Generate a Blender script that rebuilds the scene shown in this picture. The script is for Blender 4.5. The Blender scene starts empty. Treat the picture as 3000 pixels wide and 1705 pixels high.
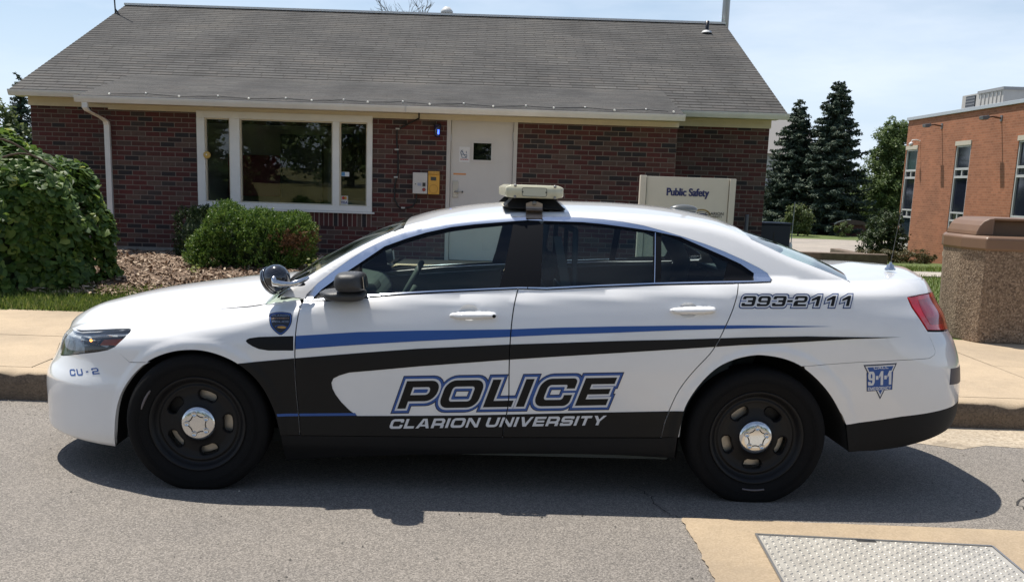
import bpy, bmesh, math, random
import numpy as np
from mathutils import Vector, Matrix
from mathutils.geometry import delaunay_2d_cdt
R = math.radians
random.seed(7); rng = np.random.default_rng(7)
scene = bpy.context.scene
scene.cycles.caustics_reflective = False; scene.cycles.caustics_refractive = False
COL = scene.collection

# ---------------------------------------------------------------- camera
cam_d = bpy.data.cameras.new('camera'); cam = bpy.data.objects.new('camera', cam_d); COL.objects.link(cam)
PITCH, ROLL = math.atan(610/3060), .0318
cam_d.sensor_fit = 'HORIZONTAL'; cam_d.sensor_width = 36.0; cam_d.lens = 36.0*3060/3000
cam_d.shift_x = (1500-1446)/3000; cam_d.shift_y = (1150-852.5)/3000
cam_d.clip_start = .05; cam_d.clip_end = 2000
fw = Vector((0, math.cos(PITCH), -math.sin(PITCH))); r0 = Vector((1, 0, 0)); u0 = Vector((0, math.sin(PITCH), math.cos(PITCH)))
rt = math.cos(ROLL)*r0 + math.sin(ROLL)*u0; up = -math.sin(ROLL)*r0 + math.cos(ROLL)*u0
cam.matrix_world = Matrix(((rt.x, up.x, -fw.x, 0), (rt.y, up.y, -fw.y, 0), (rt.z, up.z, -fw.z, 1.585), (0, 0, 0, 1)))
scene.camera = cam

# ---------------------------------------------------------------- sky, sun, exposure
SUN = Vector((-.30, .30, 1)).normalized()
world = bpy.data.worlds.new('World'); scene.world = world; world.use_nodes = True
nt = world.node_tree; bg = nt.nodes['Background']
sky = nt.nodes.new('ShaderNodeTexSky'); sky.sky_type = 'NISHITA'; sky.sun_disc = False
sky.sun_elevation = math.asin(SUN.z); sky.sun_rotation = math.atan2(SUN.x, SUN.y)
sky.air_density = 1.0; sky.dust_density = .5; sky.ozone_density = 1.4
# thin high cloud, laid over the sky by direction
tc = nt.nodes.new('ShaderNodeTexCoord'); mp = nt.nodes.new('ShaderNodeMapping'); mp.inputs['Scale'].default_value = (1.2, 1.2, 5.0); mp.inputs['Rotation'].default_value = (.25, .1, .5)
nz = nt.nodes.new('ShaderNodeTexNoise'); nz.inputs['Scale'].default_value = 2.2; nz.inputs['Detail'].default_value = 7; nz.inputs['Roughness'].default_value = .55
rp_ = nt.nodes.new('ShaderNodeValToRGB'); rp_.color_ramp.elements[0].position = .42; rp_.color_ramp.elements[1].position = .66
rp_.color_ramp.elements[0].color = (0, 0, 0, 1); rp_.color_ramp.elements[1].color = (.45, .45, .45, 1)
mx = nt.nodes.new('ShaderNodeMix'); mx.data_type = 'RGBA'; mx.inputs[7].default_value = (9.3, 9.9, 10.9, 1)
nt.links.new(tc.outputs['Generated'], mp.inputs['Vector']); nt.links.new(mp.outputs[0], nz.inputs['Vector'])
nt.links.new(nz.outputs[0], rp_.inputs[0]); 
cs = nt.nodes.new('ShaderNodeSeparateXYZ'); nt.links.new(tc.outputs['Generated'], cs.inputs[0]); cm = nt.nodes.new('ShaderNodeMapRange'); cm.inputs[1].default_value = .22; cm.inputs[2].default_value = .6; cm.inputs[3].default_value = 1; cm.inputs[4].default_value = .6; nt.links.new(cs.outputs[2], cm.inputs[0])
cx_n = nt.nodes.new('ShaderNodeMath'); cx_n.operation = 'MULTIPLY'; nt.links.new(rp_.outputs[0], cx_n.inputs[0]); nt.links.new(cm.outputs[0], cx_n.inputs[1]); nt.links.new(cx_n.outputs[0], mx.inputs[0])
nt.links.new(sky.outputs[0], mx.inputs[6])
sp = nt.nodes.new('ShaderNodeSeparateXYZ'); mr = nt.nodes.new('ShaderNodeMapRange'); mr.interpolation_type = 'SMOOTHSTEP'; mr.inputs[1].default_value = -.02; mr.inputs[2].default_value = .30; mr.inputs[3].default_value = .72; mr.inputs[4].default_value = .0
hz = nt.nodes.new('ShaderNodeMix'); hz.data_type = 'RGBA'; hz.inputs[7].default_value = (7.0, 8.4, 10.6, 1)      # pale summer haze low in the sky
nt.links.new(tc.outputs['Generated'], sp.inputs[0]); nt.links.new(sp.outputs[2], mr.inputs[0]); nt.links.new(mr.outputs[0], hz.inputs[0]); nt.links.new(sky.outputs[0], hz.inputs[6]); nt.links.new(hz.outputs[2], mx.inputs[6])
nt.links.new(mx.outputs[2], bg.inputs['Color']); bg.inputs['Strength'].default_value = .092
sun_d = bpy.data.lights.new('sun', 'SUN'); sun_d.energy = 4.8; sun_d.angle = R(.53); sun_d.color = (1, .95, .87)
sun = bpy.data.objects.new('sun', sun_d); COL.objects.link(sun)
sun.rotation_euler = SUN.to_track_quat('Z', 'Y').to_euler(); sun.location = (-3, 3, 12)
vs = scene.view_settings; vs.view_transform = 'Standard'; vs.look = 'None'; vs.gamma = 1; vs.exposure = .30

# ---------------------------------------------------------------- materials
def M(name, col, rough=.6, metal=0.0, var=0.0, vscale=8.0, coat=0.0, bump=0.0, bscale=60.0, spec=.5, col2=None, detail=6, trans=None):
    m = bpy.data.materials.new(name); m.use_nodes = True; t = m.node_tree; b = t.nodes['Principled BSDF']
    b.inputs['Base Color'].default_value = (*col, 1); b.inputs['Roughness'].default_value = rough; b.inputs['Metallic'].default_value = metal
    b.inputs['Specular IOR Level'].default_value = spec
    if coat: b.inputs['Coat Weight'].default_value = coat; b.inputs['Coat Roughness'].default_value = .04
    tcn = t.nodes.new('ShaderNodeTexCoord')
    if var or col2:
        n = t.nodes.new('ShaderNodeTexNoise'); n.inputs['Scale'].default_value = vscale; n.inputs['Detail'].default_value = detail; n.inputs['Roughness'].default_value = .65
        t.links.new(tcn.outputs['Object'], n.inputs['Vector'])
        x = t.nodes.new('ShaderNodeValToRGB'); x.color_ramp.elements[0].position = .3; x.color_ramp.elements[1].position = .7
        c2 = col2 if col2 else tuple(min(1, c*(1+var)) for c in col)
        c1 = col if col2 else tuple(c*(1-var) for c in col)
        x.color_ramp.elements[0].color = (*c1, 1); x.color_ramp.elements[1].color = (*c2, 1)
        t.links.new(n.outputs[0], x.inputs[0]); t.links.new(x.outputs[0], b.inputs['Base Color'])
    if bump:
        n2 = t.nodes.new('ShaderNodeTexNoise'); n2.inputs['Scale'].default_value = bscale; n2.inputs['Detail'].default_value = 4
        t.links.new(tcn.outputs['Object'], n2.inputs['Vector'])
        bp = t.nodes.new('ShaderNodeBump'); bp.inputs['Strength'].default_value = bump; bp.inputs['Distance'].default_value = .01
        t.links.new(n2.outputs[0], bp.inputs['Height']); t.links.new(bp.outputs[0], b.inputs['Normal'])
    return m
def emit(name, col, s):
    m = M(name, col, .3); b = m.node_tree.nodes['Principled BSDF']
    b.inputs['Emission Color'].default_value = (*col, 1); b.inputs['Emission Strength'].default_value = s; return m
def glass(name, tint, refl=1.0, rough=0.0):
    """thin sheet glass: tinted see-through mixed with a fresnel reflection"""
    m = bpy.data.materials.new(name); m.use_nodes = True; t = m.node_tree; t.nodes.remove(t.nodes['Principled BSDF'])
    out = t.nodes['Material Output']; tr = t.nodes.new('ShaderNodeBsdfTransparent'); tr.inputs[0].default_value = (*tint, 1)
    gl = t.nodes.new('ShaderNodeBsdfGlossy'); gl.inputs['Roughness'].default_value = rough; gl.inputs[0].default_value = (refl, refl, refl, 1)
    fr = t.nodes.new('ShaderNodeFresnel'); fr.inputs[0].default_value = 1.5; mix = t.nodes.new('ShaderNodeMixShader')
    t.links.new(fr.outputs[0], mix.inputs[0]); t.links.new(tr.outputs[0], mix.inputs[1]); t.links.new(gl.outputs[0], mix.inputs[2]); t.links.new(mix.outputs[0], out.inputs[0])
    return m
def nodes_of(m): return m.node_tree.nodes, m.node_tree.links, m.node_tree.nodes['Principled BSDF']
def ramp(nd, stops, interp='LINEAR'):
    r = nd.new('ShaderNodeValToRGB'); cr = r.color_ramp; cr.interpolation = interp
    while len(cr.elements) < len(stops): cr.elements.new(.5)
    for e, (p, c) in zip(cr.elements, stops): e.position = p; e.color = (*c, 1)
    return r
def brick_mat(name, stops, mortar, bw, rh, msize, plane='xz', rough=.85, bump=.35, offset=.5):
    """bricks by object coordinates: 'xz' for walls along x, 'yz' for walls along y, 'uv' for roof planes"""
    m = M(name, (.3, .1, .07), rough); nd, lk, b = nodes_of(m)
    if plane == 'uv':
        u = nd.new('ShaderNodeUVMap'); vec = u.outputs[0]
    else:
        c = nd.new('ShaderNodeTexCoord'); s = nd.new('ShaderNodeSeparateXYZ'); k = nd.new('ShaderNodeCombineXYZ')
        lk.new(c.outputs['Object'], s.inputs[0]); lk.new(s.outputs[0 if plane == 'xz' else 1], k.inputs[0]); lk.new(s.outputs[2], k.inputs[1]); vec = k.outputs[0]
    t = nd.new('ShaderNodeTexBrick'); lk.new(vec, t.inputs['Vector'])
    t.inputs['Color1'].default_value = (0, 0, 0, 1); t.inputs['Color2'].default_value = (1, 1, 1, 1); t.inputs['Mortar'].default_value = (0, 0, 0, 1)
    t.inputs['Scale'].default_value = 1; t.inputs['Mortar Size'].default_value = msize; t.inputs['Mortar Smooth'].default_value = .15
    t.inputs['Brick Width'].default_value = bw; t.inputs['Row Height'].default_value = rh; t.offset = offset
    r = ramp(nd, stops); lk.new(t.outputs['Color'], r.inputs[0])
    nz = nd.new('ShaderNodeTexNoise'); nz.inputs['Scale'].default_value = 25; nz.inputs['Detail'].default_value = 5; lk.new(vec, nz.inputs['Vector'])
    mul = nd.new('ShaderNodeMix'); mul.data_type = 'RGBA'; mul.blend_type = 'OVERLAY'; mul.inputs[0].default_value = .35
    lk.new(r.outputs[0], mul.inputs[6]); lk.new(nz.outputs[0], mul.inputs[7])
    wn = nd.new('ShaderNodeTexNoise'); wn.inputs['Scale'].default_value = .8; wn.inputs['Detail'].default_value = 7; wn.inputs['Roughness'].default_value = .7; lk.new(vec, wn.inputs['Vector'])
    wr = ramp(nd, [(.3, (.74, .74, .76)), (.55, (1, 1, 1)), (.75, (1.16, 1.12, 1.08))]); lk.new(wn.outputs[0], wr.inputs[0]); wm = nd.new('ShaderNodeMix'); wm.data_type = 'RGBA'; wm.blend_type = 'MULTIPLY'; wm.inputs[0].default_value = 1
    lk.new(mul.outputs[2], wm.inputs[6]); lk.new(wr.outputs[0], wm.inputs[7]); mul = wm
    mm = nd.new('ShaderNodeMix'); mm.data_type = 'RGBA'; mm.inputs[7].default_value = (*mortar, 1)
    lk.new(t.outputs['Fac'], mm.inputs[0]); lk.new(mul.outputs[2], mm.inputs[6]); lk.new(mm.outputs[2], b.inputs['Base Color'])
    bp = nd.new('ShaderNodeBump'); bp.invert = True; bp.inputs['Strength'].default_value = bump; bp.inputs['Distance'].default_value = .008
    lk.new(t.outputs['Fac'], bp.inputs['Height']); lk.new(bp.outputs[0], b.inputs['Normal'])
    return m

# ---------------------------------------------------------------- mesh helpers
class MB:
    """collects boxes, prisms, lathes and tubes into one mesh"""
    def __init__(s): s.v = []; s.f = []; s.sm = []
    def add(s, vs, fs, smooth=False):
        o = len(s.v); s.v += [tuple(map(float, v)) for v in vs]; s.f += [tuple(i+o for i in f) for f in fs]; s.sm += [smooth]*len(fs); return s
    def box(s, a, b):
        (x0, y0, z0), (x1, y1, z1) = a, b
        return s.add([(x0,y0,z0),(x1,y0,z0),(x1,y1,z0),(x0,y1,z0),(x0,y0,z1),(x1,y0,z1),(x1,y1,z1),(x0,y1,z1)],
                     [(0,3,2,1),(4,5,6,7),(0,1,5,4),(1,2,6,5),(2,3,7,6),(3,0,4,7)])
    def prism(s, poly, vec, smooth=False):
        """a flat polygon (3d points) pushed along vec"""
        n = len(poly); vec = Vector(vec); a = [Vector(p) for p in poly]; b = [p+vec for p in a]
        return s.add(a+b, [tuple(range(n-1, -1, -1)), tuple(range(n, 2*n))] + [(i, (i+1) % n, n+(i+1) % n, n+i) for i in range(n)], smooth)
    def lathe(s, prof, M4=None, n=48, smooth=True, caps=False):
        """profile of (radius, height) turned about the local z axis, then moved by a 4x4"""
        M4 = M4 or Matrix(); vs = []; k = len(prof)
        for i in range(n):
            a = 2*math.pi*i/n
            for r, h in prof: vs.append(M4 @ Vector((r*math.cos(a), r*math.sin(a), h)))
        fs = [(i*k+j, ((i+1) % n)*k+j, ((i+1) % n)*k+j+1, i*k+j+1) for i in range(n) for j in range(k-1)]
        s.add(vs, fs, smooth)
        if caps:
            s.add([vs[i*k] for i in range(n)], [tuple(range(n-1, -1, -1))]); s.add([vs[i*k+k-1] for i in range(n)], [tuple(range(n))])
        return s
    def tube(s, pts, r, n=8, smooth=True):
        pts = [Vector(p) for p in pts]; rs = r if isinstance(r, (list, tuple)) else [r]*len(pts); vs = []
        ref = None
        for i, p in enumerate(pts):
            d = (pts[min(i+1, len(pts)-1)] - pts[max(i-1, 0)]).normalized()
            if ref is None: ref = d.orthogonal().normalized()
            a = (ref - d*ref.dot(d)).normalized(); ref = a; b = d.cross(a)
            for j in range(n):
                t = 2*math.pi*j/n; vs.append(p + (a*math.cos(t) + b*math.sin(t))*rs[i])
        fs = [(i*n+j, i*n+(j+1) % n, (i+1)*n+(j+1) % n, (i+1)*n+j) for i in range(len(pts)-1) for j in range(n)]
        s.add(vs, fs, smooth); s.add([vs[j] for j in range(n)], [tuple(range(n-1, -1, -1))]); s.add([vs[-n+j] for j in range(n)], [tuple(range(n))])
        return s
    def ball(s, c, rx, ry=None, rz=None, n=16, k=10):
        ry = ry or rx; rz = rz or rx; c = Vector(c); vs = [c+Vector((0, 0, -rz))]
        for i in range(1, k):
            a = -math.pi/2 + math.pi*i/k
            for j in range(n):
                t = 2*math.pi*j/n; vs.append(c+Vector((rx*math.cos(a)*math.cos(t), ry*math.cos(a)*math.sin(t), rz*math.sin(a))))
        vs.append(c+Vector((0, 0, rz))); fs = [(0, 1+(j+1) % n, 1+j) for j in range(n)]
        for i in range(k-2): fs += [(1+i*n+j, 1+i*n+(j+1) % n, 1+(i+1)*n+(j+1) % n, 1+(i+1)*n+j) for j in range(n)]
        e = len(vs)-1; fs += [(e, 1+(k-2)*n+j, 1+(k-2)*n+(j+1) % n) for j in range(n)]
        return s.add(vs, fs, True)
    def build(s, name, mat, parent=None, bevel=0.0):
        me = bpy.data.meshes.new(name); me.from_pydata(s.v, [], s.f); me.validate()
        if len(me.polygons) == len(s.sm): me.polygons.foreach_set('use_smooth', s.sm)
        me.materials.append(mat); o = bpy.data.objects.new(name, me); COL.objects.link(o); o.parent = parent
        if bevel:
            b = o.modifiers.new('bevel', 'BEVEL'); b.width = bevel; b.segments = 2; b.limit_method = 'ANGLE'; b.angle_limit = R(35)
            b.harden_normals = False
        return o
def arr_mesh(name, V, Fc, mat, parent=None, normals=None, smooth=True):
    """mesh from numpy arrays (triangles or quads), optionally with its own vertex normals"""
    me = bpy.data.meshes.new(name); me.from_pydata([tuple(v) for v in np.asarray(V, float).tolist()], [], [tuple(f) for f in Fc])
    me.materials.append(mat)
    me.polygons.foreach_set('use_smooth', [smooth]*len(me.polygons))
    if normals is not None: me.normals_split_custom_set_from_vertices([tuple(n) for n in np.asarray(normals, float).tolist()])
    o = bpy.data.objects.new(name, me); COL.objects.link(o); o.parent = parent
    return o
def quads(name, P, mat, parent=None, smooth=False):
    """many small separate quads, P is n x 4 x 3"""
    n = len(P); me = bpy.data.meshes.new(name); me.vertices.add(n*4); me.loops.add(n*4); me.polygons.add(n)
    me.vertices.foreach_set('co', np.asarray(P, np.float32).reshape(-1)); me.loops.foreach_set('vertex_index', np.arange(n*4, dtype=np.int32))
    me.polygons.foreach_set('loop_start', np.arange(0, n*4, 4, dtype=np.int32))
    me.update(calc_edges=True); me.materials.append(mat)
    o = bpy.data.objects.new(name, me); COL.objects.link(o); o.parent = parent
    return o
def tag(o, label=None, cat=None, group=None, kind=None):
    if label: o['label'] = label
    if cat: o['category'] = cat
    if group: o['group'] = group
    if kind: o['kind'] = kind
    return o
def thing(name, label, cat, loc=(0, 0, 0), rz=0, group=None):
    o = bpy.data.objects.new(name, None); COL.objects.link(o); o.location = loc; o.rotation_euler = (0, 0, rz); o.empty_display_size = .2
    return tag(o, label, cat, group)
def text_mesh(body, name, mat, parent, M4, size=.1, ext=.0015, sx=1.0, bold=0.0, align='CENTER', shear=0, spacing=1.0):
    c = bpy.data.curves.new(name, 'FONT'); c.body = body; c.size = size; c.extrude = ext; c.offset = bold; c.align_x = align; c.align_y = 'CENTER'; c.shear = shear; c.space_character = spacing
    o = bpy.data.objects.new(name, c); COL.objects.link(o); dg = bpy.context.evaluated_depsgraph_get(); dg.update()
    me = bpy.data.meshes.new_from_object(o.evaluated_get(dg)); bpy.data.objects.remove(o); bpy.data.curves.remove(c)
    me.transform(M4 @ Matrix.Diagonal((sx, 1, 1, 1))); me.materials.clear(); me.materials.append(mat); me.name = name
    o = bpy.data.objects.new(name, me); COL.objects.link(o); o.parent = parent
    return o
FACE = Matrix.Rotation(R(90), 4, 'X')         # text that stands upright and faces the street (-y)
def at(x, y, z): return Matrix.Translation((x, y, z)) @ FACE
# ---------------------------------------------------------------- ground
def sm(t): t = np.clip(t, 0, 1); return t*t*(3-2*t)
def terr(x, y):
    x = np.asarray(x, float); y = np.asarray(y, float)
    b = np.interp(y, [10.2, 15, 19, 24, 30, 36, 45], [.225, .15, .05, -.06, -.30, -.56, -.60])
    hz = np.interp(y, [10.2, 11.1, 12.2, 13.5, 15.6, 30], [.225, .28, .40, .46, .42, .40]) + .03*np.sin(x*1.7)*np.exp(-((y-12.5)/1.2)**2)
    w = sm((5.2-x)/1.4)*sm((34-y)/8)
    return b*(1-w) + hz*w
def sheet(name, xs, ys, zf, mat, kind='structure', lift=0.0):
    X, Y = np.meshgrid(xs, ys); Z = zf(X, Y)+lift; V = np.stack([X, Y, Z], -1).reshape(-1, 3); w = len(xs)
    fs = [(j*w+i, j*w+i+1, (j+1)*w+i+1, (j+1)*w+i) for j in range(len(ys)-1) for i in range(w-1)]
    return tag(arr_mesh(name, V, fs, mat), kind=kind)
def aggregate(name, base, lo, hi, scale, rough=.9, wear=((.72, .72, .73), (1.12, 1.10, 1.06)), bump=.5, stain=None):
    """speckled mineral surface: fine grain + broad wear"""
    m = M(name, base, rough); nd, lk, b = nodes_of(m); c = nd.new('ShaderNodeTexCoord')
    v = nd.new('ShaderNodeTexVoronoi'); v.inputs['Scale'].default_value = scale; lk.new(c.outputs['Object'], v.inputs['Vector'])
    r = ramp(nd, [(0, lo), (.45, base), (1, hi)]); lk.new(v.outputs['Color'], r.inputs[0])
    n = nd.new('ShaderNodeTexNoise'); n.inputs['Scale'].default_value = .9; n.inputs['Detail'].default_value = 8; n.inputs['Roughness'].default_value = .7; lk.new(c.outputs['Object'], n.inputs['Vector'])
    r2 = ramp(nd, [(.3, wear[0]), (.7, wear[1])]); lk.new(n.outputs[0], r2.inputs[0])
    mu = nd.new('ShaderNodeMix'); mu.data_type = 'RGBA'; mu.blend_type = 'MULTIPLY'; mu.inputs[0].default_value = 1; lk.new(r.outputs[0], mu.inputs[6]); lk.new(r2.outputs[0], mu.inputs[7])
    last = mu.outputs[2]
    if stain:
        n3 = nd.new('ShaderNodeTexNoise'); n3.inputs['Scale'].default_value = 3.1; n3.inputs['Detail'].default_value = 6; lk.new(c.outputs['Object'], n3.inputs['Vector'])
        r3 = ramp(nd, [(.58, (0, 0, 0)), (.72, (1, 1, 1))]); lk.new(n3.outputs[0], r3.inputs[0]); m3 = nd.new('ShaderNodeMix'); m3.data_type = 'RGBA'; m3.inputs[7].default_value = (*stain, 1)
        mm = nd.new('ShaderNodeMath'); mm.operation = 'MULTIPLY'; mm.inputs[1].default_value = .55; lk.new(r3.outputs[0], mm.inputs[0]); lk.new(mm.outputs[0], m3.inputs[0]); lk.new(last, m3.inputs[6]); last = m3.outputs[2]
    lk.new(last, b.inputs['Base Color'])
    bp = nd.new('ShaderNodeBump'); bp.inputs['Strength'].default_value = bump; bp.inputs['Distance'].default_value = .004; lk.new(v.outputs['Distance'], bp.inputs['Height']); lk.new(bp.outputs[0], b.inputs['Normal'])
    return m
asphalt = aggregate('asphalt', (.19, .170, .147), (.09, .083, .075), (.36, .325, .285), 165, wear=((.86, .86, .87), (1.07, 1.06, 1.04)), bump=.6)
concrete = aggregate('pale_concrete', (.46, .36, .245), (.41, .315, .21), (.51, .405, .285), 140, bump=.2, stain=(.34, .265, .18))
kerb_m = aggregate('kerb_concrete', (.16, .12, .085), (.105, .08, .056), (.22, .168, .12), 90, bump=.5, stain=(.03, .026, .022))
road = sheet('road', np.concatenate([[-400], np.linspace(-30, 30, 13), [400]]), np.array([-5.5, 0, 3, 5, 7.16]), lambda X, Y: X*0, asphalt)
sheet('road_margin', np.linspace(-30, 30, 13), np.array([-12, -5.5]), lambda X, Y: X*0-.004, asphalt)
# gutter grit collected along the kerb on the right
grit = aggregate('gutter_grit', (.42, .35, .26), (.30, .245, .18), (.52, .45, .35), 60, stain=(.11, .085, .06))
gx_ = np.linspace(1.8, 14, 60); V = []; 
for i, x in enumerate(gx_): 
    w_ = .52*min(1, (x-1.8)/1.2) + .05*math.sin(x*5)+.04*math.sin(x*13); V += [(x, 7.15-max(.02, w_), .002), (x, 7.15-.5*max(.02, w_), .010), (x, 7.151, .016)]
tag(arr_mesh('gutter', V, [(i*3+j, (i+1)*3+j, (i+1)*3+j+1, i*3+j+1) for i in range(59) for j in range(2)], grit), kind='structure')
# kerb with a worn, chipped arris
kx_ = np.concatenate([[-60], np.arange(-8, 8.01, .05), [60]]); r_ = np.random.default_rng(3); V = []
for x in kx_:
    c_ = .010 + .007*math.sin(x*7.3)*math.sin(x*2.9) + max(0, r_.normal(0, .006)) + (.035*math.exp(-((x-3.62)/.10)**2)) + .02*math.exp(-((x+3.35)/.05)**2)
    V += [(x, 7.15, 0), (x, 7.152, .10), (x, 7.156, .197-c_), (x, 7.16+c_*1.2, .2), (x, 7.32, .203)]
n_ = len(kx_); kf = [(i*5+j, (i+1)*5+j, (i+1)*5+j+1, i*5+j+1) for i in range(n_-1) for j in range(4)]
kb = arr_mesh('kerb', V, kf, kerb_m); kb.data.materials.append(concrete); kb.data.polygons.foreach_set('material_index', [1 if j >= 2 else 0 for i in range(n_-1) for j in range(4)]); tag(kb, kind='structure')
# pavement in slabs, with open joints
pv = MB()
for y0, y1, z0, z1 in ((7.326, 8.70, .203, .214), (8.708, 10.22, .214, .226)):
    x = -60.0
    edges = [-60] + list(np.arange(-9.3, 12, 1.5)) + [60]
    for a, b in zip(edges[:-1], edges[1:]):
        j_ = float(r_.normal(0, .0015)); pv.add([(a+.004, y0, z0+j_), (b-.004, y0, z0+j_), (b-.004, y1, z1+j_), (a+.004, y1, z1+j_)], [(0, 1, 2, 3)])
pv.box((-60, 7.32, .1), (60, 10.22, .198))
tag(pv.build('pavement', concrete), kind='structure')
# crack and patch lines
crack_m = M('crack_filler', (.035, .032, .03), .95)
def crack(name, pts, w, z=.005):
    V = []; pts = [Vector(p) for p in pts]; P = []
    for a, b in zip(pts[:-1], pts[1:]):
        k = 6
        for i in range(k): P.append(a.lerp(b, i/k) + Vector((r_.normal(0, .012), r_.normal(0, .012))))
    for i, p in enumerate(P):
        d = (P[min(i+1, len(P)-1)]-P[max(0, i-1)]).normalized(); nn = Vector((-d.y, d.x))*w*(.5+.7*abs(r_.normal(0, .6))); V += [(p.x-nn.x, p.y-nn.y, z), (p.x+nn.x, p.y+nn.y, z)]
    return tag(arr_mesh(name, V, [(2*i, 2*i+2, 2*i+3, 2*i+1) for i in range(len(P)-1)], crack_m), kind='structure')
crack('road_crack', [(2.62, 4.90), (2.78, 5.15), (2.80, 5.35), (3.0, 5.6), (3.1, 5.9)], .004); crack('road_crack', [(.93, 4.94), (.86, 5.08), (.84, 5.3), (.74, 5.5)], .003)
# concrete pad with the steel access cover
pad_m = aggregate('pad_concrete', (.40, .31, .205), (.35, .27, .18), (.46, .36, .25), 120, bump=.2, stain=(.30, .235, .16))
tag(MB().add([(.945-.02*t+float(r_.normal(0, .005)), 4.93-2.33*t, .006) for t in np.linspace(0, 1, 70)] + [(3.3, 2.6, .006)] + [(3.3-2.345*t, 4.885+.045*t+float(r_.normal(0, .0015)), .006) for t in np.linspace(0, .99, 40)], [tuple(range(111))]).build('concrete_pad', pad_m), kind='structure')
plate_m = M('steel_plate', (.40, .375, .33), .45, metal=.3, var=.12, vscale=5, col2=(.53, .50, .44)); frame_m = M('galvanised_edge', (.33, .33, .33), .4, metal=.7)
cov = thing('access_cover', 'raised-pattern steel access cover let into the concrete pad', 'access cover', (1.25, 4.70, 0), R(-3.4))
cov_b = MB(); cov_b.add([(.012, -1.2, .010), (1.085, -1.2, .010), (1.085, -.012, .010), (.012, -.012, .010)], [(0, 1, 2, 3)])
for i in range(31):
    for j in range(34):
        cx = .03+i*.034; cy = -.03-j*.034; a = R(45) if (i+j) % 2 else R(-45); l, w = .013, .0045; ca, sa = math.cos(a), math.sin(a)
        if .46 < cx < .56 and cy > -.05: continue
        cov_b.add([(cx+l*ca, cy+l*sa, .0102), (cx-w*sa, cy+w*ca, .0102), (cx-l*ca, cy-l*sa, .0102), (cx+w*sa, cy-w*ca, .0102), (cx+.4*l*ca, cy+.4*l*sa, .0145), (cx-.4*l*ca, cy-.4*l*sa, .0145)], [(0, 1, 4), (1, 2, 5), (1, 5, 4), (2, 3, 5), (3, 0, 4), (3, 4, 5)])
cov_b.build('plate', plate_m, cov)
fr_ = MB(); fr_.box((0, -1.2, .004), (.010, 0, .016)); fr_.box((1.087, -1.2, .004), (1.097, 0, .013)); fr_.box((.010, -.010, .004), (1.087, 0, .016)); fr_.build('frame', frame_m, cov)
MB().box((.465, -.032, .0102), (.555, -.014, .0118)).build('lift_slot', M('slot_dark', (.02, .02, .02), .8), cov)
# lawn, beds and the ground beyond
def leafy(name, stops, rough=.6, trans=.30, by='island'):
    m = bpy.data.materials.new(name); m.use_nodes = True; nd, lk, b = nodes_of(m); b.inputs['Roughness'].default_value = rough; b.inputs['Specular IOR Level'].default_value = .35
    g = nd.new('ShaderNodeNewGeometry'); r = ramp(nd, stops); lk.new(g.outputs['Random Per Island'], r.inputs[0]); lk.new(r.outputs[0], b.inputs['Base Color'])
    tl = nd.new('ShaderNodeBsdfTranslucent'); hs = nd.new('ShaderNodeHueSaturation'); hs.inputs['Value'].default_value = 1.3; hs.inputs['Hue'].default_value = .485; lk.new(r.outputs[0], hs.inputs['Color']); lk.new(hs.outputs[0], tl.inputs[0])
    mx_ = nd.new('ShaderNodeMixShader'); mx_.inputs[0].default_value = trans; lk.new(b.outputs[0], mx_.inputs[1]); lk.new(tl.outputs[0], mx_.inputs[2]); lk.new(mx_.outputs[0], nd['Material Output'].inputs[0])
    return m
grass_m = M('lawn', (.062, .095, .018), .9, col2=(.115, .15, .035), vscale=3.5, bump=.6, bscale=40)
tx = np.concatenate([[-400, -120, -50], np.arange(-24, 24.1, .6), [30, 40, 60, 120, 400]]); ty = np.concatenate([np.arange(10.2, 20, .4), np.arange(20, 50, 1.5), [60, 80, 120, 300, 600]])
sheet('terrain', tx, ty, terr, grass_m)
mulch_m = M('mulch_bed', (.10, .065, .043), .95, col2=(.26, .18, .12), vscale=40, bump=1.0, bscale=45)
def bed(name, outline_fn, mat, lift):
    xs = np.linspace(0, 1, 60); ys = np.linspace(0, 1, 24); return None
mx0, mx1 = -9.0, -1.45
xs = np.linspace(mx0, mx1, 90); V = []; k = 20
for x in xs:
    yf = 11.15 + .12*math.sin(x*1.3) + .10*math.sin(x*3.1+1) + .5*float(sm((x+3.4)/1.5))*0
    for j in range(k): y = yf + (17.0-yf)*j/(k-1); V.append((x, y, float(terr(x, y)) + .035*min(1, j/2) + .012*math.sin(x*9+y*7)))
tag(arr_mesh('mulch_bed', V, [(i*k+j, (i+1)*k+j, (i+1)*k+j+1, i*k+j+1) for i in range(len(xs)-1) for j in range(k-1)], mulch_m), kind='structure')
path_m = aggregate('path_concrete', (.42, .38, .33), (.36, .33, .28), (.48, .44, .38), 120, bump=.1); lot_m = aggregate('lot_asphalt', (.36, .32, .275), (.30, .265, .22), (.42, .37, .32), 40, bump=.2)
sheet('path', np.linspace(6.2, 13.6, 12), np.array([21.4, 22.0, 22.8, 23.4]), terr, path_m, lift=.02)
sheet('parking_lot', np.linspace(5.0, 60, 40), np.linspace(37.5, 52, 14), terr, lot_m, lift=.03)
sheet('parking_drive', np.linspace(4.9, 9.0, 6), np.linspace(28, 37.5, 10), terr, lot_m, lift=.025)
lawn2 = sheet('lawn_across', np.array([-400, -60, -20, 0, 20, 60, 400]), np.array([-400, -80, -30, -12, -9.0]), lambda X, Y: .2+.04*np.clip(-Y-9, 0, 60), M('dry_lawn', (.15, .15, .045), .9, col2=(.23, .20, .08), vscale=1.5))
pv2 = MB().box((-60, -9.0, .0), (60, -7.2, .17)); tag(pv2.build('far_pavement', concrete), kind='structure')
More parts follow.
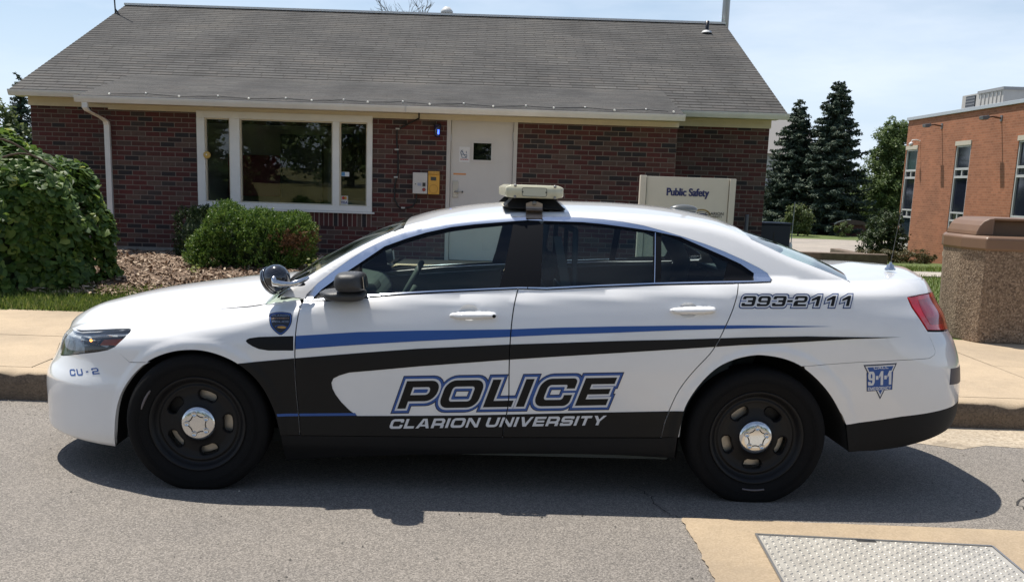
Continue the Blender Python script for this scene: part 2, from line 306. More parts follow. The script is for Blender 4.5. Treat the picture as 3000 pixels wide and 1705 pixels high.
# grass blades and mulch chips
blade_m = leafy('grass_blades', [(0, (.06, .105, .016)), (.5, (.115, .17, .03)), (.85, (.18, .23, .05)), (1, (.30, .28, .11))], .6, .35)
def blades(name, n, xr, yr, h, seed, mask=None):
    g = np.random.default_rng(seed); x = g.uniform(*xr, n); y = g.uniform(*yr, n)
    if mask is not None: k_ = mask(x, y); x, y = x[k_], y[k_]
    n = len(x); z = terr(x, y); a = g.uniform(0, 2*np.pi, n); hh = h*g.uniform(.5, 1.2, n); w = .006*g.uniform(.7, 1.4, n)*(h/.07); lean = g.normal(0, .4, (n, 2))*hh[:, None]
    d = np.stack([np.cos(a), np.sin(a), np.zeros(n)], 1)*w[:, None]; b = np.stack([x, y, z-.01], 1); t = b + np.stack([lean[:, 0], lean[:, 1], hh], 1)
    o = quads(name, np.stack([b-d, b+d, t+d*.3, t-d*.3], 1), blade_m); return tag(o, kind='stuff')
blades('grass', 26000, (-8, -2.0), (10.22, 11.5), .075, 5)
walk = sheet('path', np.linspace(-1.40, 1.5, 4), np.linspace(10.225, 15.7, 16), terr, concrete, lift=.03)
blades('grass', 30000, (4.7, 15), (10.3, 27), .085, 6, lambda x, y: ~((y > 21.3) & (y < 23.5)))
chip_m = leafy('bark_chips', [(0, (.07, .042, .028)), (.45, (.22, .145, .095)), (.8, (.38, .275, .19)), (1, (.55, .44, .32))], .85, .0)
g = np.random.default_rng(11); n = 15000; x = g.uniform(-7.2, -1.55, n); y = 11.0 + 4.4*g.beta(1.0, 1.6, n); z = terr(x, y)+.04+.012*np.sin(x*9+y*7)+g.uniform(-.01, .025, n)
u = g.normal(0, 1, (n, 3)); u[:, 2] *= .35; u /= np.linalg.norm(u, axis=1, keepdims=True); v = np.cross(u, g.normal(0, .35, (n, 3))+np.array([0, 0, 1])); v /= np.linalg.norm(v, axis=1, keepdims=True)
L_ = g.uniform(.012, .045, n)[:, None]; W_ = g.uniform(.006, .016, n)[:, None]; c = np.stack([x, y, z], 1)
tag(quads('mulch_chips', np.stack([c-u*L_-v*W_, c+u*L_-v*W_*.6, c+u*L_*.9+v*W_, c-u*L_+v*W_*.8], 1), chip_m), kind='stuff')
# loose grit and pebbles on the road, thickest along the kerb
gg = np.random.default_rng(17); n = 900; px_ = gg.uniform(-4.5, 4.5, n); py_ = np.where(gg.random(n) < .45, 7.13-np.abs(gg.normal(0, .22, n)), gg.uniform(2.9, 7.1, n)); k_ = ~((px_ > .9) & (py_ < 4.95)); px_, py_ = px_[k_], py_[k_]
pm_ = MB()
for x, y in zip(px_, py_):
    s_ = gg.uniform(.003, .008); a = gg.uniform(0, 6.28); P = [(x+s_*math.cos(a+q)*gg.uniform(.7, 1.2), y+s_*math.sin(a+q)*gg.uniform(.7, 1.2), .001) for q in (0, 1.6, 3.1, 4.7)]; pm_.add(P+[(x, y, .001+s_*.9)], [(0, 1, 4), (1, 2, 4), (2, 3, 4), (3, 0, 4)])
tag(pm_.build('road_grit', leafy('grit_stones', [(0, (.06, .055, .05)), (.5, (.22, .20, .17)), (1, (.50, .46, .38))], .9, 0)), kind='stuff')
# ---------------------------------------------------------------- brick house
br_stops = [(0, (.020, .018, .020)), (.12, (.026, .020, .021)), (.19, (.062, .018, .016)), (.42, (.088, .021, .019)), (.60, (.074, .026, .021)), (.74, (.096, .028, .024)), (.80, (.098, .060, .048)), (.92, (.080, .047, .038)), (1, (.030, .026, .026))]
brick_x = brick_mat('red_brick', br_stops, (.15, .122, .104), .2127, .0703, .006); brick_y = brick_mat('red_brick_side', br_stops, (.15, .122, .104), .2127, .0703, .006, 'yz')
soldier = brick_mat('soldier_brick', br_stops, (.26, .215, .185), .0703, .22, .006, offset=0)
cream = M('cream_trim', (.58, .52, .40), .55, var=.05, vscale=6); white_trim = M('white_trim', (.72, .72, .70), .45, var=.05, vscale=5); gut_m = M('gutter_white', (.66, .65, .63), .4, var=.07, vscale=3)
sill_m = M('grey_sill', (.22, .21, .19), .9, var=.2, vscale=12)
house = thing('brick_house', 'low red brick building with a grey shingle roof behind the police car', 'building', (-1.6, 17, .3))
class HB(MB):
    def build(s, name, mat, parent=None, bevel=0.0):
        o = MB.build(s, name, mat, parent, bevel)
        if parent is house: o.location = (1.6, -17, -.3)
        return o
PY = 15.7
w = HB(); 
w.box((-7.45, 17, .1), (-5.71, 17.25, 2.60)); w.box((2.562, 17, .1), (4.22, 17.25, 2.60)); w.box((-5.71, 17.0, 2.40), (2.562, 17.25, 3.0)); w.box((-7.45, 26.4, .1), (4.22, 26.6, 2.6))
w.box((-5.71, PY, .505), (-4.457, PY+.2, 2.50)); w.box((-1.887, PY, .3), (-.80, PY+.2, 2.50)); w.box((.231, PY, .3), (2.562, PY+.2, 2.50)); w.box((-4.457, PY, .3), (-1.887, PY+.2, .90))
w.build('wall', brick_x, house)
w = HB(); w.box((-5.71, PY+.2, .3), (-5.51, 17, 2.5)); w.box((2.362, PY+.2, .3), (2.562, 17, 2.5)); w.box((-7.45, 17.25, .1), (-7.25, 26.4, 2.6)); w.box((4.02, 17.25, .1), (4.22, 26.4, 2.6)); w.build('wall', brick_y, house)
w = HB(); w.box((-4.457, PY-.003, .90), (-1.887, PY+.2, 1.115)); so_ = w.build('soldier_course', soldier, house)
w = HB(); w.box((-5.73, PY-.03, .37), (-4.457, PY+.2, .505)); w.build('concrete_sill', sill_m, house)
# gable ends
def roofz(y): return 2.79 + .4304*(y-16.6)
w = HB()
for x in (-7.45, 4.10): HB().prism([(x, 17.0, 2.6), (x, 26.6, 2.6), (x, 26.6, 2.86), (x, 21.85, 4.73), (x, 17.0, 2.86)], (.12, 0, 0)).build('gable', cream, house)
# roofs with shingle courses
sh_stops = [(0, (.066, .064, .060)), (.35, (.080, .077, .073)), (.65, (.091, .088, .083)), (.85, (.088, .081, .074)), (1, (.106, .103, .097))]
def shingle_mat(name, bw, rh, ms):
    m = brick_mat(name, sh_stops, (.052, .048, .043), bw, rh, ms, 'uv', .95, .6)  # tab joints plus each course's thin shadow, put into the colour as dark lines
    nd, lk, b = nodes_of(m); src = b.inputs['Base Color'].links[0].from_socket; c = nd.new('ShaderNodeTexCoord')
    n = nd.new('ShaderNodeTexNoise'); n.inputs['Scale'].default_value = .75; n.inputs['Detail'].default_value = 7; n.inputs['Roughness'].default_value = .62; mp_ = nd.new('ShaderNodeMapping'); mp_.inputs['Scale'].default_value = (1.3, .6, .6); lk.new(c.outputs['Object'], mp_.inputs[0]); lk.new(mp_.outputs[0], n.inputs['Vector'])
    r = ramp(nd, [(.28, (.62, .62, .61)), (.5, (1, 1, 1)), (.75, (1.30, 1.28, 1.22))]); lk.new(n.outputs[0], r.inputs[0]); mu = nd.new('ShaderNodeMix'); mu.data_type = 'RGBA'; mu.blend_type = 'MULTIPLY'; mu.inputs[0].default_value = 1; lk.new(src, mu.inputs[6]); lk.new(r.outputs[0], mu.inputs[7]); lk.new(mu.outputs[2], b.inputs['Base Color'])
    return m
shingle = shingle_mat('shingles', .36, .143, .010); shingle_lo = shingle_mat('small_shingles', .30, .0855, .004)
def slope(name, x0, x1, pA, pB, course, mat, thick=.012, xoff=0):
    """roof plane from eave pA=(y,z) to top pB, as overlapping courses with a real butt edge"""
    L = math.hypot(pB[0]-pA[0], pB[1]-pA[1]); n = int(round(L/course)); dy, dz = (pB[0]-pA[0])/L, (pB[1]-pA[1])/L; ny, nz = -dz, dy
    V = []; Fc = []; UV = []
    for i in range(n):
        a, b = L*i/n, L*(i+1)/n; o = len(V)
        for s_, t_ in ((a, thick), (b, 0.001), (a, -.003)):
            for x in (x0, x1): V.append((x, pA[0]+dy*s_+ny*t_, pA[1]+dz*s_+nz*t_)); UV.append((x+.17*(i*7 % 5), s_))
        Fc += [(o, o+1, o+3, o+2), (o+4, o+5, o+1, o)]
    me = bpy.data.meshes.new(name); me.from_pydata(V, [], Fc); uv = me.uv_layers.new(); 
    for l in me.loops: uv.data[l.index].uv = UV[l.vertex_index]
    me.materials.append(mat); o = bpy.data.objects.new(name, me); COL.objects.link(o); o.parent = house; o.location = (1.6, -17, -.3); return o
roof_o = slope('roof', -7.57, 4.37, (16.58, 2.785), (21.85, 4.84), .143, shingle, .007)
rb = slope('roof', -7.57, 4.37, (27.12, 2.785), (21.85, 4.84), .143, shingle)
slope('porch_roof', -5.98, 2.555, (15.20, 2.632), (17.36, 3.118), .085, shingle_lo, .003)
w = HB(); w.prism([(-5.975, 15.22, 2.625), (-5.975, 17.32, 3.10), (-5.975, 16.6, 2.78)], (.01, 0, 0)); w.prism([(2.54, 15.22, 2.625), (2.54, 17.32, 3.10), (2.54, 16.6, 2.78)], (.01, 0, 0)); w.build('cheek', shingle, house)
for x in (-7.57, 4.34): HB().prism([(x, 16.60, 2.77), (x, 21.85, 4.82), (x, 21.85, 4.725), (x, 16.62, 2.69)], (.03, 0, 0)).build('verge_board', cream, house)
w = HB(); w.box((-7.57, 21.77, 4.835), (4.37, 21.93, 4.875)); w.build('ridge_cap', white_trim, house)
# friezes, soffits, gutters, downspout
w = HB(); w.box((-7.47, 16.97, 2.575), (-5.95, 17.0, 2.74)); w.box((2.562, 16.97, 2.575), (4.235, 17.0, 2.74)); w.box((-7.6, 16.62, 2.70), (-5.9, 17.0, 2.72)); w.box((2.5, 16.62, 2.70), (4.3, 17.0, 2.72))
w.box((-5.74, PY-.02, 2.475), (2.575, PY, 2.56)); w.box((-5.9, 15.26, 2.545), (2.57, PY+.02, 2.56)); w.build('frieze', cream, house)
def gutter(name, x0, x1, y, z):
    p = [(y, z-.085), (y-.075, z-.085), (y-.095, z-.05), (y-.105, z-.03), (y-.112, z-.004), (y-.112, z+.004), (y-.104, z+.004), (y-.104, z-.002), (y-.09, z-.045), (y-.07, z-.078), (y, z-.078)]
    w = HB(); w.prism([(x0, a, b) for a, b in p], (x1-x0, 0, 0)); return w.build(name, gut_m, house)
gutter('gutter', -7.58, -5.9, 16.62, 2.775); gutter('gutter', 2.5, 4.39, 16.62, 2.775); gutter('gutter', -6.02, 2.57, 15.24, 2.62)
w = HB(); w.box((-1.36, 15.123, 2.532), (-1.35, 15.13, 2.626)); w.build('gutter_joint', M('joint_grey', (.45, .45, .44), .5), house)
def bent(pts, a, b):
    """rectangular downspout along points"""
    w = HB(); V = []; n = len(pts)
    for i, p in enumerate(pts): x, y, z = p; V += [(x-a, y-b, z), (x+a, y-b, z), (x+a, y+b, z), (x-a, y+b, z)]
    w.add(V, [(i*4+j, i*4+(j+1) % 4, (i+1)*4+(j+1) % 4, (i+1)*4+j) for i in range(n-1) for j in range(4)]); return w
bent([(-5.885, 15.20, 2.54), (-5.885, 15.20, 2.46), (-5.868, 15.24, 2.42), (-5.77, 15.50, 2.34), (-5.75, 15.61, 2.30), (-5.75, 15.645, 2.25), (-5.745, 15.645, .45)], .040, .03).build('downspout', gut_m, house, .004)
# picture window
win = HB().box((-4.457, PY-.03, 2.402), (-1.887, PY+.09, 2.50)).box((-4.457, PY-.03, 1.12), (-1.887, PY+.09, 1.20)).box((-4.457, PY-.03, 1.20), (-4.34, PY+.09, 2.402)).box((-3.975, PY-.03, 1.20), (-3.828, PY+.09, 2.402)).box((-2.47, PY-.03, 1.20), (-2.37, PY+.09, 2.402)).box((-1.965, PY-.03, 1.20), (-1.887, PY+.09, 2.402)).build('window', white_trim, house, .006)
w = MB(); w.box((-4.50, PY-.055, 1.095), (-1.85, PY+.0, 1.118)); w.build('sill', white_trim, win)
for a in ((-4.34, -3.975), (-3.828, -2.47), (-2.37, -1.965)):
    f = MB(); t_ = .018; f.box((a[0], PY+.01, 1.20), (a[0]+t_, PY+.07, 2.402)); f.box((a[1]-t_, PY+.01, 1.20), (a[1], PY+.07, 2.402)); f.box((a[0]+t_, PY+.01, 1.20), (a[1]-t_, PY+.07, 1.20+t_)); f.box((a[0]+t_, PY+.01, 2.402-t_), (a[1]-t_, PY+.07, 2.402)); f.build('sash', cream, win)
pane = glass('window_glass', (.86, .90, .90), .9)
for a in ((-4.34, -3.975), (-3.828, -2.47), (-2.37, -1.965)): MB().box((a[0]+.012, PY+.045, 1.212), (a[1]-.012, PY+.051, 2.39)).build('pane', pane, win)
# the room behind it
room = M('room_wall', (.62, .60, .55), .9); rm = HB()
rm.box((-5.4, 18.9, .4), (-.9, 19.0, 2.55)); rm.box((-5.4, 15.95, .4), (-5.35, 18.9, 2.55)); rm.box((-.95, 15.95, .4), (-.9, 18.9, 2.55)); rm.box((-5.4, 15.95, .35), (-.9, 19, .4)); rm.box((-5.4, 15.95, 2.55), (-.9, 19, 2.6)); rm.build('room', room, house)
it = lambda nm, a, b, c, r=.7: HB().box(a, b).build(nm, M(nm+'_mat', c, r), house)
it('notice_panel', (-4.75, 18.6, 1.25), (-3.85, 18.66, 1.95), (.36, .06, .09)); it('dark_screen', (-3.75, 18.2, 1.1), (-3.05, 18.4, 2.3), (.012, .014, .02), .15); it('poster', (-2.75, 18.5, 1.95), (-2.45, 18.52, 2.35), (.05, .07, .18))
it('inner_frame', (-2.98, 18.4, 1.16), (-1.95, 18.5, 1.23), (.42, .42, .40)); it('inner_frame', (-2.98, 18.4, 1.23), (-2.90, 18.5, 2.4), (.42, .42, .40)); it('inner_frame', (-2.03, 18.4, 1.23), (-1.95, 18.5, 2.4), (.42, .42, .40)); it('board', (-2.90, 18.46, 1.23), (-2.03, 18.5, 2.2), (.14, .11, .07)); it('curtain', (-1.85, 17.3, 1.0), (-1.2, 17.4, 2.45), (.26, .27, .26)); it('desk', (-5.0, 16.6, .4), (-1.5, 17.4, 1.12), (.07, .05, .04))
# stickers and the yellow disc on the glass
card = lambda nm, x0, z0, x1, z1, c, y=PY+.042: HB().box((x0, y, z0), (x1, y+.002, z1)).build(nm, M(nm+'_ink', c, .5), house)
card('window_sticker', -2.352, 1.628, -2.232, 1.69, (.62, .66, .68)); card('window_sticker', -2.348, 1.634, -2.296, 1.686, (.08, .25, .50), PY+.0405); card('window_sticker', -2.357, 1.283, -2.250, 1.345, (.50, .50, .50)); card('window_sticker', -2.357, 1.214, -2.250, 1.281, (.60, .62, .64))
for q, c in ((-2.318, (.55, .04, .03)), (-2.288, (.62, .30, .03))): HB().lathe([(0, .0), (.022, .0)], Matrix.Translation((q, PY+.0395, 1.314)) @ Matrix.Rotation(R(90), 4, 'X'), 24).build('window_sticker', M('circle_ink', c, .5), house)
text_mesh('VISA', 'window_sticker', M('visa_ink', (.02, .04, .20), .5), house, Matrix.Translation((1.6, -17, -.3)) @ at(-2.304, PY+.039, 1.247), .05, .0004, bold=.001)
yd = HB().lathe([(0, .030), (.045, .030), (.052, .022), (.052, .0)], Matrix.Translation((-4.306, PY-.03, 1.871)) @ Matrix.Rotation(R(90), 4, 'X'), 28); yd.build('alarm_disc', M('yellowed_plastic', (.55, .36, .09), .5), house)
HB().lathe([(0, .037), (.010, .037), (.012, .029)], Matrix.Translation((-4.310, PY-.03, 1.874)) @ Matrix.Rotation(R(90), 4, 'X'), 16).build('alarm_knob', white_trim, house)
# door
dgrey = M('door_paint', (.57, .55, .535), .5, var=.03, vscale=4); dframe = M('door_frame_paint', (.52, .50, .475), .5)
f = HB(); f.box((-.80, PY-.015, .44), (-.742, PY+.12, 2.535)); f.box((.176, PY-.015, .44), (.232, PY+.12, 2.535)); f.box((-.742, PY-.015, 2.503), (.176, PY+.12, 2.535)); f.build('door_frame', dframe, house, .004)
door = HB(); door.box((-.737, PY+.03, .455), (-.408, PY+.075, 2.498)); door.box((-.146, PY+.03, .455), (.171, PY+.075, 2.498)); door.box((-.408, PY+.03, .455), (-.146, PY+.075, 1.924)); door.box((-.408, PY+.03, 2.166), (-.146, PY+.075, 2.498)); door = door.build('door', dgrey, house)
wf = MB(); 
for a, b in (((-.435, 1.893), (-.408, 2.193)), ((-.146, 1.893), (-.115, 2.193)), ((-.408, 1.893), (-.146, 1.924)), ((-.408, 2.166), (-.146, 2.193))): wf.box((a[0], PY+.018, a[1]), (b[0], PY+.029, b[1]))
wf.build('vision_frame', dgrey, door); MB().box((-.408, PY+.045, 1.924), (-.146, PY+.05, 2.166)).build('vision_pane', pane, door); MB().box((-.72, PY+.2, .5), (.16, PY+.22, 2.5)).build('door_backing', M('hall_dark', (.02, .018, .016), .9), door)
steel = M('lever_steel', (.42, .40, .37), .35, metal=.8)
h_ = MB(); h_.box((-.700, PY+.015, 1.372), (-.622, PY+.029, 1.612)); h_.build('lock_plate', steel, door, .003)
h_ = MB(); h_.tube([(-.668, PY+.01, 1.456), (-.668, PY-.03, 1.456), (-.60, PY-.035, 1.457), (-.565, PY-.033, 1.457)], .010, 8); h_.build('handle', steel, door)
MB().lathe([(0, .012), (.014, .012), (.014, 0)], Matrix.Translation((-.557, PY+.028, 1.457)) @ Matrix.Rotation(R(90), 4, 'X'), 12).build('door_knob', M('knob_dark', (.06, .06, .06), .5), door)
MB().box((.160, PY+.005, 2.215), (.176, PY+.029, 2.336)).build('hinge', steel, door); MB().box((.160, PY+.005, .7), (.176, PY+.029, .82)).build('hinge', steel, door)
MB().box((-.615, PY+.026, 1.887), (-.462, PY+.029, 2.107)).build('no_smoking_notice', M('paper_white', (.68, .68, .70), .7), door)
inkb = M('notice_blue', (.035, .09, .20), .6); inkr = M('notice_red', (.45, .05, .04), .6)
ns = MB(); F3 = lambda p: (p[0], PY+.024, p[1])
for a, b in (((-.598, 2.03), (-.572, 1.95)), ((-.572, 1.95), (-.508, 1.952)), ((-.508, 1.952), (-.502, 1.99)), ((-.590, 2.0), (-.502, 1.99)), ((-.598, 2.03), (-.560, 2.035)), ((-.585, 2.055), (-.515, 1.955)), ((-.59, 2.052), (-.56, 2.056)), ((-.512, 2.01), (-.508, 2.03)), ((-.508, 2.03), (-.514, 2.045))): ns.tube([F3(a), F3(b)], .0042, 4)
ns.build('no_smoking_sign', inkb, door); text_mesh('NO SMOKING', 'no_smoking_text', inkr, door, at(-.539, PY+.024, 1.925), .019, .0005, bold=.0008)
MB().box((-.694, PY+.027, 1.702), (-.508, PY+.029, 1.726)).build('orange_label', M('orange_label_ink', (.62, .27, .10), .6), door)
HB().box((-.85, PY-.9, .30), (.30, PY-.002, .445)).build('doorstep', concrete, house)
# wall-mounted things
wc = M('cable_black', (.012, .012, .013), .6)
cb = MB().tube([(-1.187, 15.35, 2.55), (-1.208, 15.64, 2.485), (-1.403, PY-.012, 2.387), (-1.528, PY-.012, 2.314), (-1.531, PY-.012, 2.132), (-1.513, PY-.012, 2.015), (-1.506, PY-.012, 1.865), (-1.509, PY-.012, 1.703), (-1.53, PY-.012, 1.616), (-1.554, PY-.012, 1.517), (-1.554, PY-.012, 1.321), (-1.497, PY-.012, 1.214), (-1.441, PY-.012, 1.183), (-1.286, PY-.012, 1.22), (-1.232, PY-.012, 1.31), (-1.228, PY-.012, 1.405)], .012, 7).build('wall_cable', wc)
tag(cb, 'black cable running down the brick wall to the white box', 'cable')
clip_m = M('clip_grey', (.40, .40, .38), .5)
for x, z in ((-1.521, 2.33), (-1.532, 2.036), (-1.538, 1.64), (-1.425, 1.2)): MB().box((x-.028, PY-.027, z-.011), (x+.028, PY-.001, z+.011)).build('cable_clip', clip_m, cb)
wb = MB().box((-1.281, PY-.12, 1.413), (-1.067, PY, 1.716)).build('call_box', M('call_box_paint', (.52, .50, .48), .5, var=.05, vscale=10), None, .006); tag(wb, 'white call box with a red button fixed to the brick wall', 'call box')
blk_ = M('panel_black', (.012, .012, .015), .3); MB().box((-1.137, PY-.124, 1.517), (-1.092, PY-.119, 1.572)).build('speaker_window', blk_, wb); MB().box((-1.208, PY-.123, 1.525), (-1.155, PY-.119, 1.568)).build('keypad', M('keypad_blue', (.30, .33, .42), .5), wb)
MB().lathe([(0, .010), (.020, .010), (.025, .004), (.025, 0)], Matrix.Translation((-1.115, PY-.12, 1.474)) @ Matrix.Rotation(R(90), 4, 'X'), 20).build('red_button', M('button_red', (.28, .035, .025), .5), wb); MB().box((-1.247, PY-.122, 1.543), (-1.232, PY-.119, 1.556)).build('small_mark', blk_, wb)
yb = MB().box((-1.057, PY-.11, 1.410), (-.892, PY, 1.694)).build('phone_box', M('phone_box_yellow', (.62, .33, .05), .5, var=.05, vscale=10), None, .006); tag(yb, 'yellow emergency phone box beside the white call box', 'phone box')
MB().box((-1.055, PY-.13, 1.696), (-.892, PY, 1.742)).build('hood', M('hood_yellow', (.50, .27, .05), .6, var=.2, vscale=30), yb, .004); MB().box((-1.018, PY-.114, 1.607), (-.938, PY-.109, 1.659)).build('display', M('display_grey', (.045, .045, .04), .3), yb)
dc = MB().lathe([(.062, .0), (.062, .005), (.058, .005), (.058, .0)], Matrix.Translation((-.974, PY-.11, 1.488)) @ Matrix.Rotation(R(90), 4, 'X'), 32); dc.build('dial_cover', M('dial_dark_yellow', (.34, .17, .03), .5), yb)
bl_ = thing('blue_lamp', 'blue emergency lamp lit on the brick wall left of the door', 'lamp', (-.937, PY, 2.32))
MB().lathe([(.0, .09), (.03, .09), (.044, .07), (.046, .0), (.044, -.06), (.036, -.088), (.0, -.092)], Matrix.Translation((0, -.06, 0)), 24).build('lamp_globe', M('blue_lamp_glass', (.004, .008, .06), .12, coat=1), bl_); MB().box((-.05, -.05, .03), (.05, 0, .10)).build('lamp_base', wc, bl_, .01)
MB().box((.006, -.108, -.052), (.028, -.100, .012)).build('lamp_filament', emit('blue_glow', (.05, .12, 1), 3.5), bl_)
# string of lights along the gutter
sl = thing('string_light', 'string of small bulbs on black wire along the gutter edge', 'string lights', (-1.6, 15.2, 2.65))
g_ = np.random.default_rng(21); pts = []; bulbs = []
xx = -5.55
while xx < 2.45:
    z_ = 2.642 + g_.uniform(0, .012); up_ = len(pts) % 2; y_ = 15.20 + (.16 if up_ else .03) + g_.uniform(-.02, .02); p = (xx+1.6, y_-15.2, 2.632+.225*(y_-15.2)+.022-2.65); pts.append(p); bulbs.append(p); xx += g_.uniform(.36, .52)
P2 = []
for a, b in zip(pts[:-1], pts[1:]):
    for k in range(5): t = k/5; P2.append((a[0]+(b[0]-a[0])*t, a[1]+(b[1]-a[1])*t - .02*math.sin(math.pi*t), a[2]+(b[2]-a[2])*t - .004*math.sin(math.pi*t)))
MB().tube(P2, .006, 5).build('wire', wc, sl); bm_ = M('bulb_white', (.85, .82, .72), .2)
for p in bulbs: MB().ball(p, .016, .016, .016, 8, 6).build('bulb', bm_, sl)
# things on and above the roof
gs = M('galvanised', (.36, .38, .40), .4, metal=.6); lead = M('flashing', (.62, .62, .60), .5)
vp = thing('vent_pipe', 'short black vent pipe on the roof near the right end of the ridge', 'vent pipe', (3.886, 21.12, 4.565)); MB().lathe([(.0, .22), (.035, .22), (.035, 0)], None, 16).build('pipe', blk_, vp); MB().lathe([(.10, .0), (.085, .035), (.037, .05)], None, 16).build('collar', lead, vp)
ms_ = MB().lathe([(.05, 2.2), (.075, 2.2), (.075, 9.0), (.0, 9.0)], Matrix.Translation((4.43, 22.15, 0)), 16).build('mast', gs); tag(ms_, 'tall grey mast rising behind the right end of the roof', 'mast')
ro = MB().tube([(-7.54, 21.2, 4.52), (-7.57, 21.2, 5.3), (-7.62, 21.2, 6.4)], [.016, .013, .010], 6); ro.tube([(-7.43, 21.1, 4.55), (-7.54, 21.2, 4.66)], .018, 5); tag(ro.build('aerial_rod', wc), 'thin dark aerial rod at the left end of the ridge', 'aerial')
rc = thing('roof_cap', 'white metal ventilator cap behind the middle of the ridge', 'ventilator', (-1.205, 22.5, 4.31)); MB().lathe([(.09, .0), (.09, .62)], None, 16).build('flue', lead, rc); MB().lathe([(.0, .80), (.06, .79), (.125, .71), (.125, .66), (.09, .66)], None, 20).build('cap', lead, rc)
sp_ = MB().lathe([(.0, 1.235), (.028, 1.235), (.03, 1.22), (.03, .35)], Matrix.Translation((3.95, 16.9, 0)), 14).build('standpipe', M('pipe_grey', (.10, .105, .12), .5)); tag(sp_, 'grey standpipe in front of the right brick wing', 'pipe')
# ---------------------------------------------------------------- public safety sign
sg_ = thing('public_safety_sign', 'cream Public Safety sign on two posts behind the car roof', 'sign', (2.28, 13, .35)); beige = M('sign_beige', (.60, .56, .48), .5, var=.03, vscale=5); sg_edge = M('sign_groove', (.14, .12, .08), .7)
z0 = -.35
def SB(*b):
    m_ = MB(); [m_.box((a[0]-2.28, a[1]-13, a[2]-.35), (c[0]-2.28, c[1]-13, c[2]-.35)) for a, c in b]; return m_
SB(((1.702, 12.95, .3), (1.776, 13.05, 1.747))).build('post', beige, sg_, .004); SB(((2.791, 12.95, .3), (2.864, 13.05, 1.735))).build('post', beige, sg_, .004)
SB(((1.784, 12.975, .62), (2.784, 13.025, 1.738))).build('panel', beige, sg_, .003); SB(((1.776, 12.985, .62), (1.784, 13.02, 1.735))).build('groove', sg_edge, sg_); SB(((2.784, 12.985, .62), (2.791, 13.02, 1.73))).build('groove', sg_edge, sg_)
navy_ink = M('navy_ink', (.010, .018, .11), .5); black_ink = M('black_ink', (.02, .02, .03), .5); gold_ink = M('gold_ink', (.26, .18, .06), .5)
L0 = Matrix.Translation((-2.28, -13, -.35))
[text_mesh('Public Safety', 'lettering', navy_ink, sg_, L0 @ at(2.286+dx_, 12.972-dy_, 1.555), .128, .001, sx=.80, bold=.0022) for dx_, dy_ in ((-.0034, 0), (.0, .0004), (.0034, .0008))]
text_mesh('CLARION', 'logo_lettering', black_ink, sg_, L0 @ at(2.632, 12.972, 1.312), .050, .001, sx=1.05, bold=.0004); text_mesh('UNIVERSITY', 'logo_lettering', black_ink, sg_, L0 @ at(2.632, 12.972, 1.276), .034, .001, sx=1.05)
def arc_band(cx, cz, rx, rz, a0, a1, w0, w1, y=12.9735):
    P = []; 
    for k in range(25): a = a0+(a1-a0)*k/24; P.append((cx+rx*math.cos(a)-2.28, y-13, cz+rz*math.sin(a)-.35))
    for k in range(24, -1, -1): a = a0+(a1-a0)*k/24; wq = w0+(w1-w0)*k/24; P.append((cx+(rx-wq)*math.cos(a)-2.28, y-13, cz+(rz-wq)*math.sin(a)-.35))
    return P
lg = MB(); lg.prism(arc_band(2.475, 1.285, .115, .080, R(185), R(15), .018, .018), (0, .0015, 0)); lg.build('logo_arc', gold_ink, sg_)
lg = MB(); lg.prism(arc_band(2.475, 1.285, .085, .050, R(200), R(30), .010, .003), (0, .0015, 0)); lg.prism([(2.475+.068*math.cos(a)-2.28, -.0265, 1.288+.027*math.sin(a)-.35) for a in np.linspace(0, 2*math.pi, 25)[:-1]], (0, .0015, 0)); lg.build('logo_eagle_shape', navy_ink, sg_)
# ---------------------------------------------------------------- litter bin
bn = thing('litter_bin', 'pebble-faced concrete litter bin with brown plastic hood on pavement', 'litter bin', (5.025, 10.515, .226)); peb = aggregate('pebble_concrete', (.22, .155, .105), (.10, .07, .05), (.42, .32, .23), 70, bump=1.0); hood_m = M('brown_plastic', (.19, .112, .068), .45, var=.10, vscale=3)
def octa(hw, hc): return [(-hw, -hc), (-hw+.108, -hw), (hw-.108, -hw), (hw, -hc), (hw, hc), (hw-.108, hw), (-hw+.108, hw), (-hw, hc)]
def rings(rs): 
    m_ = MB(); V = [(x, y, z) for pl_, z in rs for x, y in pl_]; n = 8
    m_.add(V, [(k*n+i, k*n+(i+1) % n, (k+1)*n+(i+1) % n, (k+1)*n+i) for k in range(len(rs)-1) for i in range(n)] + [tuple(range(n-1, -1, -1)), tuple(range((len(rs)-1)*n, len(rs)*n))]); return m_
rings([(octa(.47, .18), 0), (octa(.495, .19), .90)]).build('bin_body', peb, bn, .012)
rings([(octa(.505, .20), .885), (octa(.51, .205), .905), (octa(.51, .205), 1.0), (octa(.485, .19), 1.02)]).build('rim', hood_m, bn, .012)
hd = MB()
prof = [(.44, 1.02), (.43, 1.06), (.405, 1.115), (.37, 1.155), (.32, 1.18), (.285, 1.185)]
for sgx in (-1, 1):      # end cheeks of the hood, curved outside
    P = [(sgx*(p_[0]), p_[1]) for p_ in prof]
    hd.prism([(x, -.34, z) for x, z in [(sgx*.27, 1.02)] + P + [(sgx*.27, 1.185)]], (0, .68, 0), False)
hd.box((-.285, -.34, 1.165), (.285, .34, 1.19)); hd.box((-.27, -.20, 1.0), (.27, .20, 1.165)); hd.build('hood', hood_m, bn, .01)
